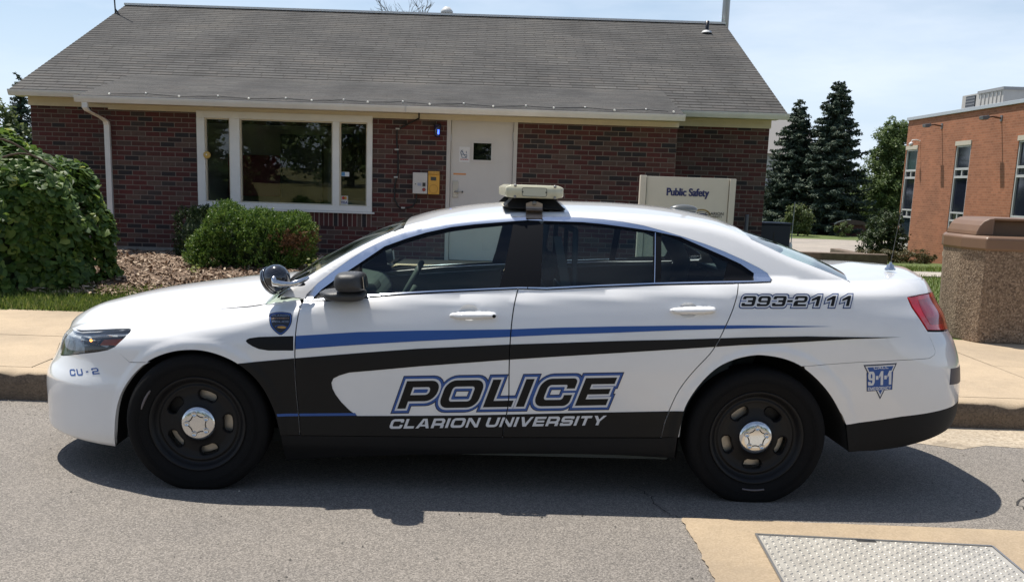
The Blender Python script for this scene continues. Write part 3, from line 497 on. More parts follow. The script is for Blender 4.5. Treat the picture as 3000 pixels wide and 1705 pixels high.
# ---------------------------------------------------------------- orange brick building on the right
ob_st = [(0, (.28, .105, .050)), (.5, (.335, .128, .062)), (1, (.385, .150, .075))]
ob = brick_mat('orange_brick', ob_st, (.36, .19, .115), .2127, .0703, .006, 'yz', .9, .15); obx = brick_mat('orange_brick_end', ob_st, (.36, .19, .115), .2127, .0703, .006, 'xz', .9, .15)
hb = thing('orange_brick_building', 'two storey orange brick building with tall narrow windows', 'building', (13.9, 30, -.6)); X0 = 13.9
off_ = lambda o: setattr(o, 'location', (-13.9, -30, .6)) or o
WY = [(35.86, 36.85), (31.83, 32.88), (27.85, 28.95), (23.9, 25.0), (19.9, 21.0)]; Z0, Z1 = -.17, 3.30
w = MB(); ys = [17.0] + [v for a, b in sorted(WY) for v in (a, b)] + [36.92]
for i in range(0, len(ys), 2): w.box((X0, ys[i], -1.2), (X0+.3, ys[i+1], 4.14))
for a, b in WY: w.box((X0, a, -1.2), (X0+.3, b, Z0)); w.box((X0, a, Z1), (X0+.3, b, 4.14))
off_(w.build('wall', ob, hb)); w = MB(); w.box((X0+.3, 36.6, -1.2), (40, 36.92, 4.14)); w.box((X0+.3, 17.0, -1.2), (40, 17.3, 4.14)); w.box((39.7, 17.3, -1.2), (40, 36.6, 4.14)); off_(w.build('wall', obx, hb))
cop = M('metal_coping', (.48, .50, .52), .4, metal=.3); w = MB(); w.box((X0-.06, 16.94, 4.142), (X0+.40, 36.98, 4.25)); w.box((X0+.40, 36.5, 4.142), (40.06, 36.98, 4.25)); w.box((X0+.3, 17.0, 4.10), (40, 36.9, 4.14)); off_(w.build('coping', cop, hb, .01))
wfm = M('window_frame_grey', (.48, .48, .47), .45); stone = M('limestone', (.52, .47, .38), .8, var=.06); dk = M('dark_window_glass', (.012, .014, .028), .06, spec=.7); dk2 = M('blue_window_glass', (.018, .028, .042), .06, spec=.7); bk = M('window_teal_blind', (.012, .04, .04), .1)
for wi, (a, b) in enumerate(sorted(WY)):
    f = MB(); t = .065
    zs = [Z0, -.03, .05, .165, .24, .90, .965, 1.155, 1.22, 2.215, 2.285, 2.44, 2.50, 3.18, 3.30]
    f.box((X0+.02, a, Z0+.14), (X0+.12, a+t, Z1-.13)); f.box((X0+.02, b-t, Z0+.14), (X0+.12, b, Z1-.13))
    for z_0, z_1 in ((-.03, .03), (.17, .235), (.90, .955), (1.14, 1.19), (2.20, 2.27), (2.44, 2.51), (3.12, 3.17)): f.box((X0+.02, a+t, z_0), (X0+.12, b-t, z_1))
    m_ = (a+b)/2
    for z_0, z_1 in ((.03, .17), (.955, 1.14), (2.27, 2.44)): f.box((X0+.03, m_-.03, z_0), (X0+.11, m_+.03, z_1))
    fo_ = off_(f.build('window', wfm, hb))
    MB().box((X0-.03, a-.02, Z1-.13), (X0+.15, b+.02, Z1)).build('lintel', stone, fo_); MB().box((X0-.04, a-.02, Z0), (X0+.15, b+.02, Z0+.14)).build('stone_sill', stone, fo_)
    for z_0, z_1, mt in ((.03, .17, dk), (.235, .90, dk2), (.955, 1.14, dk), (1.19, 2.20, dk), (2.27, 2.44, dk), (2.51, 3.12, bk if wi == len(WY)-1 else dk)): MB().box((X0+.07, a+t, z_0), (X0+.09, b-t, z_1)).build('pane', mt, fo_)
lampg = M('lamp_grey', (.17, .17, .18), .5)
for i, y in enumerate((34.1, 30.1)):
    fl = thing('floodlight', ['grey floodlight between the first and second tall windows, farther away', 'grey floodlight high on the wall, nearer the photographer'][i], 'floodlight', (X0, y, 3.84), 0, 'floodlights on the orange brick wall')
    MB().tube([(0, 0, -.02), (-.25, 0, .02), (-.40, 0, .0)], .028, 6).build('arm', M('arm_rust', (.16, .07, .04), .7), fl); MB().prism([(-.58, -.10, .02), (-.40, -.10, .05), (-.36, -.10, -.02), (-.44, -.10, -.08), (-.56, -.10, -.07)], (0, .24, 0)).build('lamp_head', lampg, fl, .01); MB().box((-.02, -.06, -.10), (0, .06, .06)).build('wall_plate', lampg, fl)
sc = thing('security_camera', 'small white dome camera by the farthest tall window', 'camera', (X0, 35.72, 3.36)); MB().tube([(0, 0, .06), (-.14, 0, .10), (-.28, 0, .08), (-.30, 0, .0)], .018, 6).build('bracket', white_trim, sc); MB().ball((-.30, 0, -.05), .075, .075, .075).build('dome', white_trim, sc)
ac = thing('rooftop_unit', 'pale ribbed air handling unit on the orange building roof', 'air unit', (15.9, 34.5, 4.2)); acm = M('unit_paint', (.48, .46, .43), .6, var=.1, vscale=2)
MB().box((0, -.0, .0), (5, 1.75, .83)).build('unit_body', acm, ac); MB().box((0, 1.75, .0), (4, 3.05, .87)).build('unit_body', acm, ac)
MB().box((-.05, -.05, .83), (5.1, 1.8, .92)).build('unit_lid', M('unit_lid_grey', (.30, .30, .30), .5), ac); rb_ = MB(); [rb_.box((-.03, .15+.28*k, .02), (0, .19+.28*k, .80)) for k in range(6)]; rb_.build('ribs', acm, ac); lv = MB(); [lv.box((-.03, 2.0, .12+.10*k), (.0, 2.7, .17+.10*k)) for k in range(7)]; lv.build('louvre', lampg, ac)
MB().box((-.02, 1.98, .10), (-.001, 2.72, .82)).build('louvre_back', blk_, ac)
# ---------------------------------------------------------------- low wall, far houses, shed
lw = MB().box((8.2, 29.7, -.7), (11.0, 30.05, -.02)).box((10.7, 30.05, -.7), (11.0, 34, -.10)); tag(lw.build('low_wall', M('low_wall_stone', (.16, .12, .09), .9, var=.3, vscale=6), None, .02), 'low brown retaining wall at the edge of the parking lot', 'wall')
wh = thing('white_house', 'white clapboard house half hidden behind the spruces', 'house', (14.6, 66, -.6)); whm = M('clapboard_white', (.62, .63, .64), .7); dkr = M('grey_roof', (.24, .23, .22), .9)
MB().box((-2.2, 0, 0), (4.5, 8, 4.6)).build('wall', whm, wh); MB().prism([(-2.5, -.4, 4.55), (-2.5, 8.4, 4.55), (-2.5, 4, 7.2)], (7.3, 0, 0)).build('roof', dkr, wh); MB().box((-2.2, -1.8, 2.35), (4.5, 0, 2.55)).build('porch_roof', M('porch_trim', (.42, .36, .30), .8), wh); MB().box((-1.9, -.03, .9), (-1.2, 0, 2.0)).build('window', dk, wh); MB().box((-.2, -.03, .9), (.5, 0, 2.0)).build('window', dk, wh); MB().box((-1.9, -.03, 3.0), (-1.2, 0, 4.1)).build('window', dk, wh); MB().box((.2, -.03, 3.0), (.9, 0, 4.1)).build('window', dk, wh)
bx = thing('utility_box', 'dark navy steel utility cabinet at the right corner of the brick house', 'cabinet', (4.30, 17.75, .1)); bxm = M('navy_steel', (.012, .016, .032), .5); MB().box((-.02, -.25, .0), (.53, .25, .97)).build('cabinet_body', bxm, bx, .015); MB().box((-.03, -.27, .972), (.55, .27, 1.005)).build('lid', bxm, bx, .008); MB().box((.25, -.256, .12), (.262, -.251, .85)).build('door_line', blk_, bx)
pm = thing('marker_pole', 'thin pale marker pole with white foot beside the navy cabinet', 'marker pole', (4.79, 17.3, .10)); MB().tube([(0, 0, .0), (.012, 0, 1.35)], .008, 6).build('rod', M('pole_grey', (.34, .36, .34), .5), pm); MB().lathe([(.03, .0), (.03, .60), (.028, .66), (.014, .70)], None, 12).build('foot', white_trim, pm)
sd = thing('garden_shed', 'low brown shed with a curved pale roof edge under the trees', 'shed', (19.4, 58, -.6)); MB().box((-1.0, 0, 0), (.75, 2, .62)).build('wall', M('shed_brown', (.09, .045, .035), .8), sd); MB().prism([(-1.1+1.95*t, -.15, .62+.26*math.sin(math.pi*t)**.6) for t in np.linspace(0, 1, 13)], (0, 2.3, 0)).build('roof', M('shed_roof', (.10, .075, .06), .85), sd); MB().tube([(-1.1+1.95*t, -.17, .62+.26*math.sin(math.pi*t)**.6) for t in np.linspace(0, .45, 8)], .035, 6).build('roof_edge', white_trim, sd)
# ---------------------------------------------------------------- plants
def leaf_cards(P, N, L, W, g, jitter=.6, droop=0.0):
    """one leaf card per point: N is the rough facing of the leaf"""
    n = len(P); N = N + g.normal(0, jitter, (n, 3)); N /= np.maximum(np.linalg.norm(N, axis=1, keepdims=True), 1e-6)
    t = g.normal(0, 1, (n, 3)); t[:, 2] -= droop; t -= N*np.sum(t*N, 1, keepdims=True); t /= np.maximum(np.linalg.norm(t, axis=1, keepdims=True), 1e-6); b = np.cross(N, t)
    s = g.uniform(.65, 1.25, n)[:, None]; L = L*s; W = W*s
    return np.stack([P-t*L*.5, P+b*W*.5-t*L*.08, P+t*L*.5, P-b*W*.5-t*L*.08], 1)
bark = M('bark', (.085, .062, .045), .95, var=.3, vscale=9, bump=.6, bscale=30)
def trunk(parent, h, r, limbs=(), mat=None):
    m = MB(); m.tube([(0, 0, -.1), (.02*h*.1, 0, h*.5), (0, .01*h, h)], [r, r*.7, r*.25], 9)
    for a, z0, l, up_ in limbs: m.tube([(0, 0, z0), (l*.5*math.cos(a), l*.5*math.sin(a), z0+up_*.6), (l*math.cos(a), l*math.sin(a), z0+up_)], [r*.35, r*.22, r*.08], 6)
    return m.build('trunk', mat or bark, parent)
def ground_z(x, y): return float(terr(x, y)) if y > 10.2 else 0.0
spruce_m = leafy('spruce_needles', [(0, (.018, .034, .022)), (.4, (.036, .062, .040)), (.75, (.064, .098, .064)), (1, (.11, .13, .078))], .7, .12)
def spruce(name, label, x, y, H, Rb, seed, n=26000, group=None, zbase=None, lean=0):
    g = np.random.default_rng(seed); z0 = ground_z(x, y) if zbase is None else zbase; t = thing(name, label, 'tree', (x, y, z0), 0, group); trunk(t, H*.97, H*.022)
    P = []; N = []; nb = 0
    levels = np.linspace(.04, .985, 50)
    per = n/ sum((1-l)**.8+.06 for l in levels)
    for li, l in enumerate(levels):
        rr = Rb*((1-l)**.68)*(.92+.08*math.sin(li*2.1))+.06*Rb; k = max(5, int(11*(1-l)+5)); cnt = int(per*((1-l)**.8+.06)/k)
        for j in range(k):
            a = 2*math.pi*(j+g.uniform(-.35, .35))/k + li*.9; r_b = rr*g.uniform(.68, 1.12); d0 = g.uniform(-.38, .06)
            s = g.beta(1.6, 1.0, cnt); rad = r_b*s; zz = l*H + H*.02*g.normal(0, 1) + rad*d0 - .10*rad*s + .16*rad*s**3 
            wid = (.05+.22*(1-s))*r_b*.8+.03*Rb; off = g.normal(0, .5, cnt)*wid
            px = rad*math.cos(a) - off*math.sin(a); py = rad*math.sin(a)+off*math.cos(a); pz = zz - np.abs(g.normal(0, .035*H*.25, cnt)) 
            P.append(np.stack([px, py, pz], 1)); N.append(np.tile([.5*math.cos(a), .5*math.sin(a), .8], (cnt, 1)))
    P = np.vstack(P); N = np.vstack(N); Q = leaf_cards(P, N, H*.026, H*.0100, g, .5, .6)
    quads('crown', Q, spruce_m, t); return t
spruce('spruce_tree', 'tallest dark spruce standing right of the brick house', 18.55, 60, 8.45, 2.75, 31, 80000, 'spruces behind the parking lot')
spruce('spruce_tree', 'shorter dark spruce close against the left of the tallest one', 16.9, 61.5, 7.35, 2.7, 32, 66000, 'spruces behind the parking lot')
spruce('conifer_tree', 'ragged conifer beyond the left end of the brick house', -20.15, 45, 5.9, 1.25, 33, 22000)
def blobs_tree(name, label, x, y, H, lumps, mat, n, L, seed, cat='tree', group=None, tr=.10, z0=None, hollow=.55, th=None):
    """crown from leaf clusters: lumps are (dx, dy, dz, rx, ry, rz)"""
    g = np.random.default_rng(seed); z0 = ground_z(x, y) if z0 is None else z0; t = thing(name, label, cat, (x, y, z0), 0, group)
    limbs = [(g.uniform(0, 6.28), (th or H*.3)*g.uniform(.6, 1.1), H*.22*g.uniform(.5, 1), H*.28*g.uniform(.6, 1.2)) for _ in range(7)]; trunk(t, th or H*.8, tr, limbs)
    w = np.array([l[3]*l[4]+l[4]*l[5]+l[3]*l[5] for l in lumps]); w = w/w.sum(); P = []; N = []
    for (dx, dy, dz, rx, ry, rz), wi in zip(lumps, w):
        k = int(n*wi); nc = max(6, k//60); c = g.normal(0, 1, (nc, 3)); c /= np.linalg.norm(c, axis=1, keepdims=True); c *= (hollow+(1.05-hollow)*g.random((nc, 1))**.6)
        ci = g.integers(0, nc, k); p = c[ci] + g.normal(0, .13, (k, 3)); d = c[ci]/np.maximum(np.linalg.norm(c[ci], axis=1, keepdims=True), .1)
        P.append(p*np.array([rx, ry, rz])+np.array([dx, dy, dz])); N.append(d*.8+np.array([0, 0, .5]))
    P = np.vstack(P); N = np.vstack(N); k_ = P[:, 2] > .02; quads('crown', leaf_cards(P[k_], N[k_], L, L*.62, g, .6, .3), mat, t); return t
maple_m = leafy('maple_leaves', [(0, (.055, .095, .026)), (.5, (.10, .155, .044)), (.85, (.15, .21, .065)), (1, (.21, .27, .10))], .55, .3)
pale_m = leafy('pale_leaves', [(0, (.055, .085, .025)), (.5, (.095, .135, .042)), (1, (.17, .20, .08))], .55, .35)
darkb_m = leafy('dark_shrub_leaves', [(0, (.018, .036, .012)), (.6, (.038, .068, .020)), (1, (.08, .11, .035))], .5, .25)
g0 = np.random.default_rng(77)
def crown(H, Rr, n, base=.25, seed=1):
    g = np.random.default_rng(seed); out = []
    for i in range(n):
        f = (i+.5)/n; z = H*(base+(1-base)*f*.93); r = Rr*math.sin(math.pi*(.16+.80*f))**.8*g.uniform(.75, 1.05); a = i*2.4; d = r*.55*(1-.7*f)
        s = Rr*.52*(1.05-.45*f)*g.uniform(.8, 1.1); out.append((d*math.cos(a), d*math.sin(a), z, s, s, s*.8))
    return out
blobs_tree('maple_tree', 'leafy green tree between the spruces and the orange building', 23.3, 64, 7.0, crown(6.8, 2.6, 20, .06, 4), maple_m, 60000, .135, 41, tr=.2)
blobs_tree('maple_tree', 'leafy tree partly hidden behind the orange building corner', 28.2, 70, 7.2, crown(7.3, 2.3, 15, .10, 8), maple_m, 34000, .15, 42, tr=.2)
blobs_tree('broadleaf_tree', 'broad tree beyond the white house left of the spruces', 15.6, 68, 5.0, crown(4.9, 1.9, 12, .1, 5), maple_m, 24000, .14, 43, tr=.2)
blobs_tree('tree_line', 'low belt of trees closing the view behind the shed', 22.0, 75, 4.0, [(-5, 0, 1.0, 2.2, 1.5, 1.5), (-2, 1, 1.3, 2.2, 1.5, 1.6), (1.5, 0, 1.2, 2.3, 1.5, 1.7), (4.5, 1, 1.4, 2.4, 1.5, 1.8), (8, 0, 1.6, 2.5, 1.5, 2.0)], darkb_m, 40000, .16, 44, tr=.15, th=2.0)
blobs_tree('pale_bush', 'pale green young bush before the spruces at the lot edge', 15.85, 56, 1.7, [(0, 0, .75, .75, .7, .72), (.35, 0, .95, .5, .5, .5), (-.3, -.1, 1.05, .45, .45, .5), (0, .1, 1.35, .35, .35, .35)], pale_m, 5000, .12, 45, 'bush', tr=.05, th=.9)
blobs_tree('garden_bush', 'small light bush beside the brown shed', 18.35, 56.5, .9, [(0, 0, .4, .42, .4, .4), (.25, 0, .55, .3, .3, .3)], pale_m, 1800, .09, 46, 'bush', tr=.03, th=.4)
blobs_tree('round_bush', 'dense dark round bush at the foot of the orange building', 12.05, 33.2, 1.75, [(0, 0, .62, .62, .6, .60), (-.35, -.1, .50, .42, .4, .45), (.35, 0, .55, .42, .4, .5), (.05, .1, 1.15, .45, .45, .45), (.2, 0, 1.4, .32, .3, .32)], darkb_m, 9000, .075, 47, 'bush', tr=.04, th=.8)
blobs_tree('low_hedge', 'low clipped brownish hedge on top of the retaining wall', 12.0, 32.0, .4, [(-.7, 0, .18, .5, .35, .2), (0, 0, .2, .5, .35, .2), (.6, 0, .2, .5, .35, .22), (.95, .2, .2, .4, .35, .22)], leafy('hedge_leaves', [(0, (.04, .045, .016)), (.5, (.09, .085, .03)), (1, (.15, .12, .05))], .6, .2), 5000, .06, 48, 'hedge', tr=.03, th=.2)
blobs_tree('garden_tree', 'light green bushy tree beyond the left end of the house', -12.6, 26, 3.0, [(0, 0, 1.5, 1.0, .9, .8), (-.8, 0, 2.0, .9, .8, .8), (.5, 0, .9, 1.1, .9, .8), (.1, 0, 2.2, .8, .7, .6), (.75, -.2, 1.9, .5, .5, .5)], pale_m, 9000, .13, 49, 'tree', tr=.08, th=1.5)
# bare tree top over the roof
bt = thing('bare_tree', 'leafless tree top showing above the middle of the ridge', 'tree', (-3.2, 40, .2)); m = MB(); gb = np.random.default_rng(12)
def twig(p, d, l, r, depth):
    q = p + d*l; m.tube([tuple(p), tuple(p+d*l*.5+gb.normal(0, .02*l, 3)), tuple(q)], [r, r*.8, r*.6], 5 if depth > 2 else 4, False)
    if depth == 0: return
    for _ in range(3 if depth < 4 else 2):
        nd_ = d + gb.normal(0, .38, 3); nd_[2] = abs(nd_[2])*.8+.15; nd_ /= np.linalg.norm(nd_); twig(q, nd_, l*gb.uniform(.62, .82), r*.6, depth-1)
twig(np.array([0, 0, 0.]), np.array([0, 0, 1.]), 4.6, .10, 0); 
for a in np.linspace(0, 6.28, 5)[:-1]: twig(np.array([0, 0, 4.5]), np.array([.22*math.cos(a), .22*math.sin(a), .95]), 1.25, .05, 4)
m.build('trunk', M('bare_bark', (.12, .10, .085), .9), bt)
# big vine-covered mound at the left
vine_m = leafy('vine_leaves', [(0, (.036, .078, .014)), (.45, (.068, .132, .024)), (.8, (.11, .185, .036)), (.95, (.17, .25, .054)), (1, (.28, .33, .09))], .5, .42)
vb = thing('vine_bush', 'large mound of heart-leaved vine at the left front of the house', 'bush', (-5.75, 11.95, .28))
def heart(P, N, S, g, droop=1.0):
    n = len(P); N = N + g.normal(0, .60, (n, 3)); N /= np.linalg.norm(N, axis=1, keepdims=True); t = np.tile([0., 0, -1.], (n, 1)) + g.normal(0, .75, (n, 3)); t -= N*np.sum(t*N, 1, keepdims=True); t /= np.linalg.norm(t, axis=1, keepdims=True); b = np.cross(N, t); s = (S*g.uniform(.55, 1.25, n))[:, None]
    sh = [(-.32, .0, 0), (-.46, .26, -.05), (-.25, .52, -.10), (.15, .46, -.08), (.60, .0, .03), (.15, -.46, -.08), (-.25, -.52, -.10), (-.46, -.26, -.05)]
    V = np.stack([P + t*s*a + b*s*c + N*s*e for a, c, e in sh], 1); return V
def ngons(name, V, mat, parent):
    n, k, _ = V.shape; me = bpy.data.meshes.new(name); me.vertices.add(n*k); me.loops.add(n*k); me.polygons.add(n*2)
    # two halves folded along the midrib
    me.vertices.foreach_set('co', np.asarray(V, np.float32).reshape(-1)); a = np.arange(n)[:, None]*k
    idx = np.concatenate([a+np.array([[0, 1, 2, 3, 4]]), a+np.array([[0, 4, 5, 6, 7]])], 1).reshape(-1)
    me.loops.add(n*10-n*k); me.loops.foreach_set('vertex_index', idx.astype(np.int32)); me.polygons.foreach_set('loop_start', np.arange(0, n*10, 5, dtype=np.int32)); me.update(calc_edges=True); me.validate(); me.materials.append(mat)
    o = bpy.data.objects.new(name, me); COL.objects.link(o); o.parent = parent; return o
def super_surface(n, rx, ry, rz, e, g, zmin=0.0, front=True):
    u = g.uniform(-1, 1, (n*6, 3)); u[:, 2] = np.abs(u[:, 2])
    r = (np.abs(u)**e).sum(1)**(1/e); u = u/r[:, None]; nn = np.sign(u)*np.abs(u)**(e-1)/np.array([rx, ry, rz]); nn /= np.linalg.norm(nn, axis=1, keepdims=True)
    area = np.sqrt(((nn*np.array([rx, ry, rz]))**2).sum(1)); k_ = g.random(len(u)) < area/area.max(); k_ &= (nn[:, 1] < .5); u, nn = u[k_][:n], nn[k_][:n]
    return u*np.array([rx, ry, rz]), nn
gv = np.random.default_rng(61); P, N = super_surface(13000, 1.31, 1.05, 1.62, 2.5, gv); q = P*1.9
lump = .10*np.sin(q[:, 0]*2.3+1)*np.sin(q[:, 2]*2.1)+.07*np.sin(q[:, 1]*4+q[:, 0]*3)+.05*np.sin(q[:, 2]*6.1+q[:, 0]*5.3); P = P + N*(lump - np.abs(gv.normal(0, .085, len(P))))[:, None]
s_vine = .086*gv.choice([.6, .85, 1.0, 1.2], len(P))
ngons('crown', heart(P, N+np.array([0, -.1, .55]), s_vine, gv), vine_m, vb)
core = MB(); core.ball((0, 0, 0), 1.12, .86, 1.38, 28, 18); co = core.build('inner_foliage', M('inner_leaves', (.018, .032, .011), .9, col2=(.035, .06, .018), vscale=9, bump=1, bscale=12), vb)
sh_v = MB()
for (a, b_, r_x) in (((.15, -.72, 1.50), (.80, -.70, 1.46), .13), ((.45, -.6, 1.42), (1.02, -.6, 1.30), .10)):
    a, b_ = np.array(a), np.array(b_); pts = [a+(b_-a)*t+np.array([0, 0, r_x*math.sin(math.pi*t)]) for t in np.linspace(0, 1, 8)]; sh_v.tube(pts, [.012]*7+[.006], 5)
sh_v.build('vine_stem', bark, vb)
# clipped evergreen shrubs in front of the window
yew_m = leafy('yew_needles', [(0, (.032, .075, .012)), (.4, (.072, .145, .022)), (.75, (.125, .21, .034)), (1, (.19, .26, .06))], .5, .25); dead_m = leafy('dead_needles', [(0, (.10, .05, .022)), (.6, (.20, .105, .05)), (1, (.27, .16, .08))], .8, .1)
def shrub(name, label, x, y, rx, ry, rz, n, seed, mat, e=3.0, dead=None):
    g = np.random.default_rng(seed); t = thing(name, label, 'shrub', (x, y, ground_z(x, y)+.03)); k = n//22
    u, nn = super_surface(k, rx, ry, rz, e, g); u = u*(1-.16*g.random((k, 1))**2) + nn*(.05*np.sin(u[:, 0:1]*7+u[:, 2:3]*6)+.04*np.sin(u[:, 0:1]*13))
    d = nn*.7+np.array([0, -.05, .55])+g.normal(0, .35, (k, 3)); d /= np.linalg.norm(d, axis=1, keepdims=True)
    ci = np.repeat(np.arange(k), 22); s = g.random(len(ci)); p = u[ci] + d[ci]*(s*.13-.05)[:, None] + g.normal(0, .006, (len(ci), 3)); side = g.normal(0, 1, (len(ci), 3)); ax = d[ci]*.8+side*.6; ax /= np.linalg.norm(ax, axis=1, keepdims=True); b = np.cross(ax, g.normal(0, 1, (len(ci), 3))); b /= np.linalg.norm(b, axis=1, keepdims=True)
    L = .034*g.uniform(.7, 1.3, (len(ci), 1)); W = .0065; Q = np.stack([p-b*W, p+ax*L*.5-b*W*1.1, p+ax*L, p+ax*L*.5+b*W*1.1], 1)
    if dead is not None:
        dm = dead(u)[ci]; quads('dead_foliage', Q[dm], dead_m, t); Q = Q[~dm]
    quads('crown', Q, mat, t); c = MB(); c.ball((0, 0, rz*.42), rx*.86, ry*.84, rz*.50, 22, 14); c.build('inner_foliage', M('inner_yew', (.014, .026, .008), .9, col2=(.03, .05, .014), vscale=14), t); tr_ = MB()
    for q in range(5): tr_.tube([(rx*.5*math.cos(q*1.3), ry*.4*math.sin(q*1.3), -.05), (rx*.6*math.cos(q*1.3), ry*.5*math.sin(q*1.3), rz*.5)], [.02, .01], 5)
    tr_.build('stem', bark, t); return t
gd = np.random.default_rng(5)
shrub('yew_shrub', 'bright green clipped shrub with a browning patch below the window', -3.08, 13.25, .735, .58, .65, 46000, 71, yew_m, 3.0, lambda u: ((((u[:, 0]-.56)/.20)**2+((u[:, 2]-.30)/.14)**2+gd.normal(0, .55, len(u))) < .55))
shrub('yew_shrub', 'darker shrub half hidden behind the left of the bright one', -4.15, 14.8, .34, .34, .66, 7000, 72, leafy('dark_yew', [(0, (.012, .028, .008)), (.6, (.028, .055, .014)), (1, (.05, .085, .022))], .6, .15))
# seedlings in the mulch
for i, (x, y, h_, lab) in enumerate(((-2.25, 12.75, .16, 'yellow-green seedling in the mulch just right of the bright shrub'), (-1.98, 12.65, .13, 'small seedling nearest the windscreen in the mulch'), (-3.55, 12.3, .09, 'tiny seedling in the mulch left of the shrub front'), (-4.55, 11.45, .10, 'low weed at the mulch edge near the vine mound'))):
    t = thing('seedling', lab, 'seedling', (x, y, float(terr(x, y))+.03), 0, 'seedlings in the mulch bed'); g = np.random.default_rng(90+i); n = 26; P = np.stack([g.normal(0, h_*.4, n), g.normal(0, h_*.4, n), h_*g.uniform(.3, 1.1, n)], 1)
    quads('leaf', leaf_cards(P, np.tile([0, -.3, 1.], (n, 1)), .05, .03, g, .5), leafy('seedling_leaf', [(0, (.13, .17, .03)), (1, (.28, .30, .07))], .5, .35), t); MB().tube([(0, 0, -.03), (0, 0, h_)], .004, 5).build('stem', bark, t)
# across the street, behind the photographer: what the glass and paint mirror
for i, (x, y, H, s_) in enumerate([(-34+6.2*q, -34-3*(q % 2), 8.5+(q*37 % 5)*.4, q) for q in range(13)]):
    blobs_tree('street_tree', 'broad tree on the lawn across the street', x, y, H, crown(H, H*.50, 10, .10, 50+s_), maple_m, 7000, .38, 60+s_, 'tree', 'trees across the street', tr=.25, z0=1.1)
blobs_tree('hidden_tree_belt', 'unseen belt of trees added behind the brick house for window reflections', -2.0, 64, 6.0, [(q*3.4, (q % 2)*1.5, 2.6+.5*math.sin(q*2.1), 2.6, 1.6, 2.6) for q in range(-4, 5)], maple_m, 9000, .55, 58, tr=.2, th=3.0)  # hidden trees, added to darken what the orange building's panes mirror
blobs_tree('tree_line', 'distant low tree line far beyond the left end of the house', -38.0, 80, 3.5, [(q*4.2, (q % 3)*1.5, 1.6+.4*math.sin(q*1.9), 3.0, 1.8, 1.9) for q in range(-5, 4)], darkb_m, 16000, .3, 59, tr=.2, th=2.0)
blades('grass', 12000, (1.6, 4.7), (10.3, 16.5), .07, 8)
# ---------------------------------------------------------------- car body surface (metres, car-local: x to the rear, y to the far side)
def pch(pts):
    X = np.array([p[0] for p in pts], float); Y = np.array([p[1] for p in pts], float)
    h = np.diff(X); d = np.diff(Y) / h
    m = np.zeros(len(X)); m[0] = d[0]; m[-1] = d[-1]
    for i in range(1, len(X) - 1):
        if d[i-1] * d[i] > 0:
            w1 = 2*h[i] + h[i-1]; w2 = h[i] + 2*h[i-1]
            m[i] = (w1 + w2) / (w1/d[i-1] + w2/d[i])
    def f(q):
        q = np.asarray(q, float)
        qc = np.clip(q, X[0], X[-1]); i = np.clip(np.searchsorted(X, qc) - 1, 0, len(X) - 2)
        t = (qc - X[i]) / h[i]; t2 = t*t; t3 = t2*t
        r = (2*t3-3*t2+1)*Y[i] + (t3-2*t2+t)*h[i]*m[i] + (-2*t3+3*t2)*Y[i+1] + (t3-t2)*h[i]*m[i+1]
        r = r + np.where(q > X[-1], (q - X[-1])*m[-1], 0) + np.where(q < X[0], (q - X[0])*m[0], 0)
        return r
    return f
tipf = pch([(.13,-2.30),(.16,-2.40),(.185,-2.46),(.205,-2.478),(.26,-2.474),(.34,-2.475),(.405,-2.477),(.48,-2.470),(.52,-2.453),(.565,-2.425),(.63,-2.398),(.717,-2.380),(.76,-2.34),(.80,-2.25),(.86,-2.09),(.95,-1.7)])
tipr = pch([(.26,2.62),(.36,2.705),(.45,2.727),(.53,2.727),(.62,2.718),(.70,2.704),(.82,2.66),(.90,2.612),(.97,2.585),(1.04,2.54),(1.10,2.515),(1.15,2.50),(1.18,2.49)])
wz = pch([(.14,.885),(.20,.915),(.26,.940),(.33,.946),(.42,.948),(.52,.956),(.62,.964),(.72,.968),(.80,.964),(.87,.951),(.93,.934),(.98,.917),(1.005,.908),(1.02,.897),(1.06,.866),(1.16,.79),(1.3,.70)])
beltf = pch([(-2.4,.80),(-1.6,.93),(-.9,.975),(-.63,1.007),(-.24,1.046),(.18,1.072),(.58,1.098),(1.1,1.128),(1.45,1.147),(2.0,1.165),(2.6,1.15)])
hood_c = pch([(-2.47,.62),(-2.44,.668),(-2.389,.722),(-2.349,.757),(-2.282,.799),(-2.193,.841),(-2.094,.871),(-1.985,.901),(-1.864,.93),(-1.711,.959),(-1.548,.985),(-1.384,1.009),(-1.286,1.022),(-1.0,1.05),(-.6,1.08),(.2,1.10),(1.4,1.16),(1.9,1.185),(2.086,1.192),(2.198,1.197),(2.339,1.195),(2.46,1.187),(2.53,1.172),(2.60,1.13),(2.68,1.05)])
crown_l = pch([(-2.47,.03),(-2.3,.07),(-2.0,.085),(-1.2,.085),(-1.0,.075),(-.6,.06),(1.4,.02),(2.0,.035),(2.6,.03)])
rad_l = pch([(-2.5,.10),(-2.2,.14),(-1.3,.13),(-1.0,.09),(-.8,.05),(1.3,.05),(1.9,.09),(2.7,.09)])
up_c = pch([(-1.40,.80),(-1.25,.91),(-1.069,1.042),(-.954,1.12),(-.84,1.186),(-.726,1.246),(-.612,1.302),(-.499,1.352),(-.442,1.374),(-.386,1.394),(-.272,1.427),(-.125,1.456),(.023,1.477),(.25,1.496),(.486,1.503),(.666,1.504),(.847,1.500),(1.028,1.488),(1.15,1.472),(1.272,1.450),(1.38,1.417),(1.52,1.371),(1.645,1.330),(1.771,1.286),(1.898,1.238),(2.10,1.150),(2.3,1.05)])
crown_u = pch([(-1.3,.07),(-.9,.055),(-.65,.035),(-.45,.026),(-.2,.036),(.3,.046),(1.1,.044),(1.3,.052),(1.45,.065),(1.62,.08),(2.2,.08)])
rad_u = pch([(-1.3,.035),(-.5,.045),(-.2,.05),(.3,.056),(1.1,.056),(1.5,.055),(2.2,.05)])
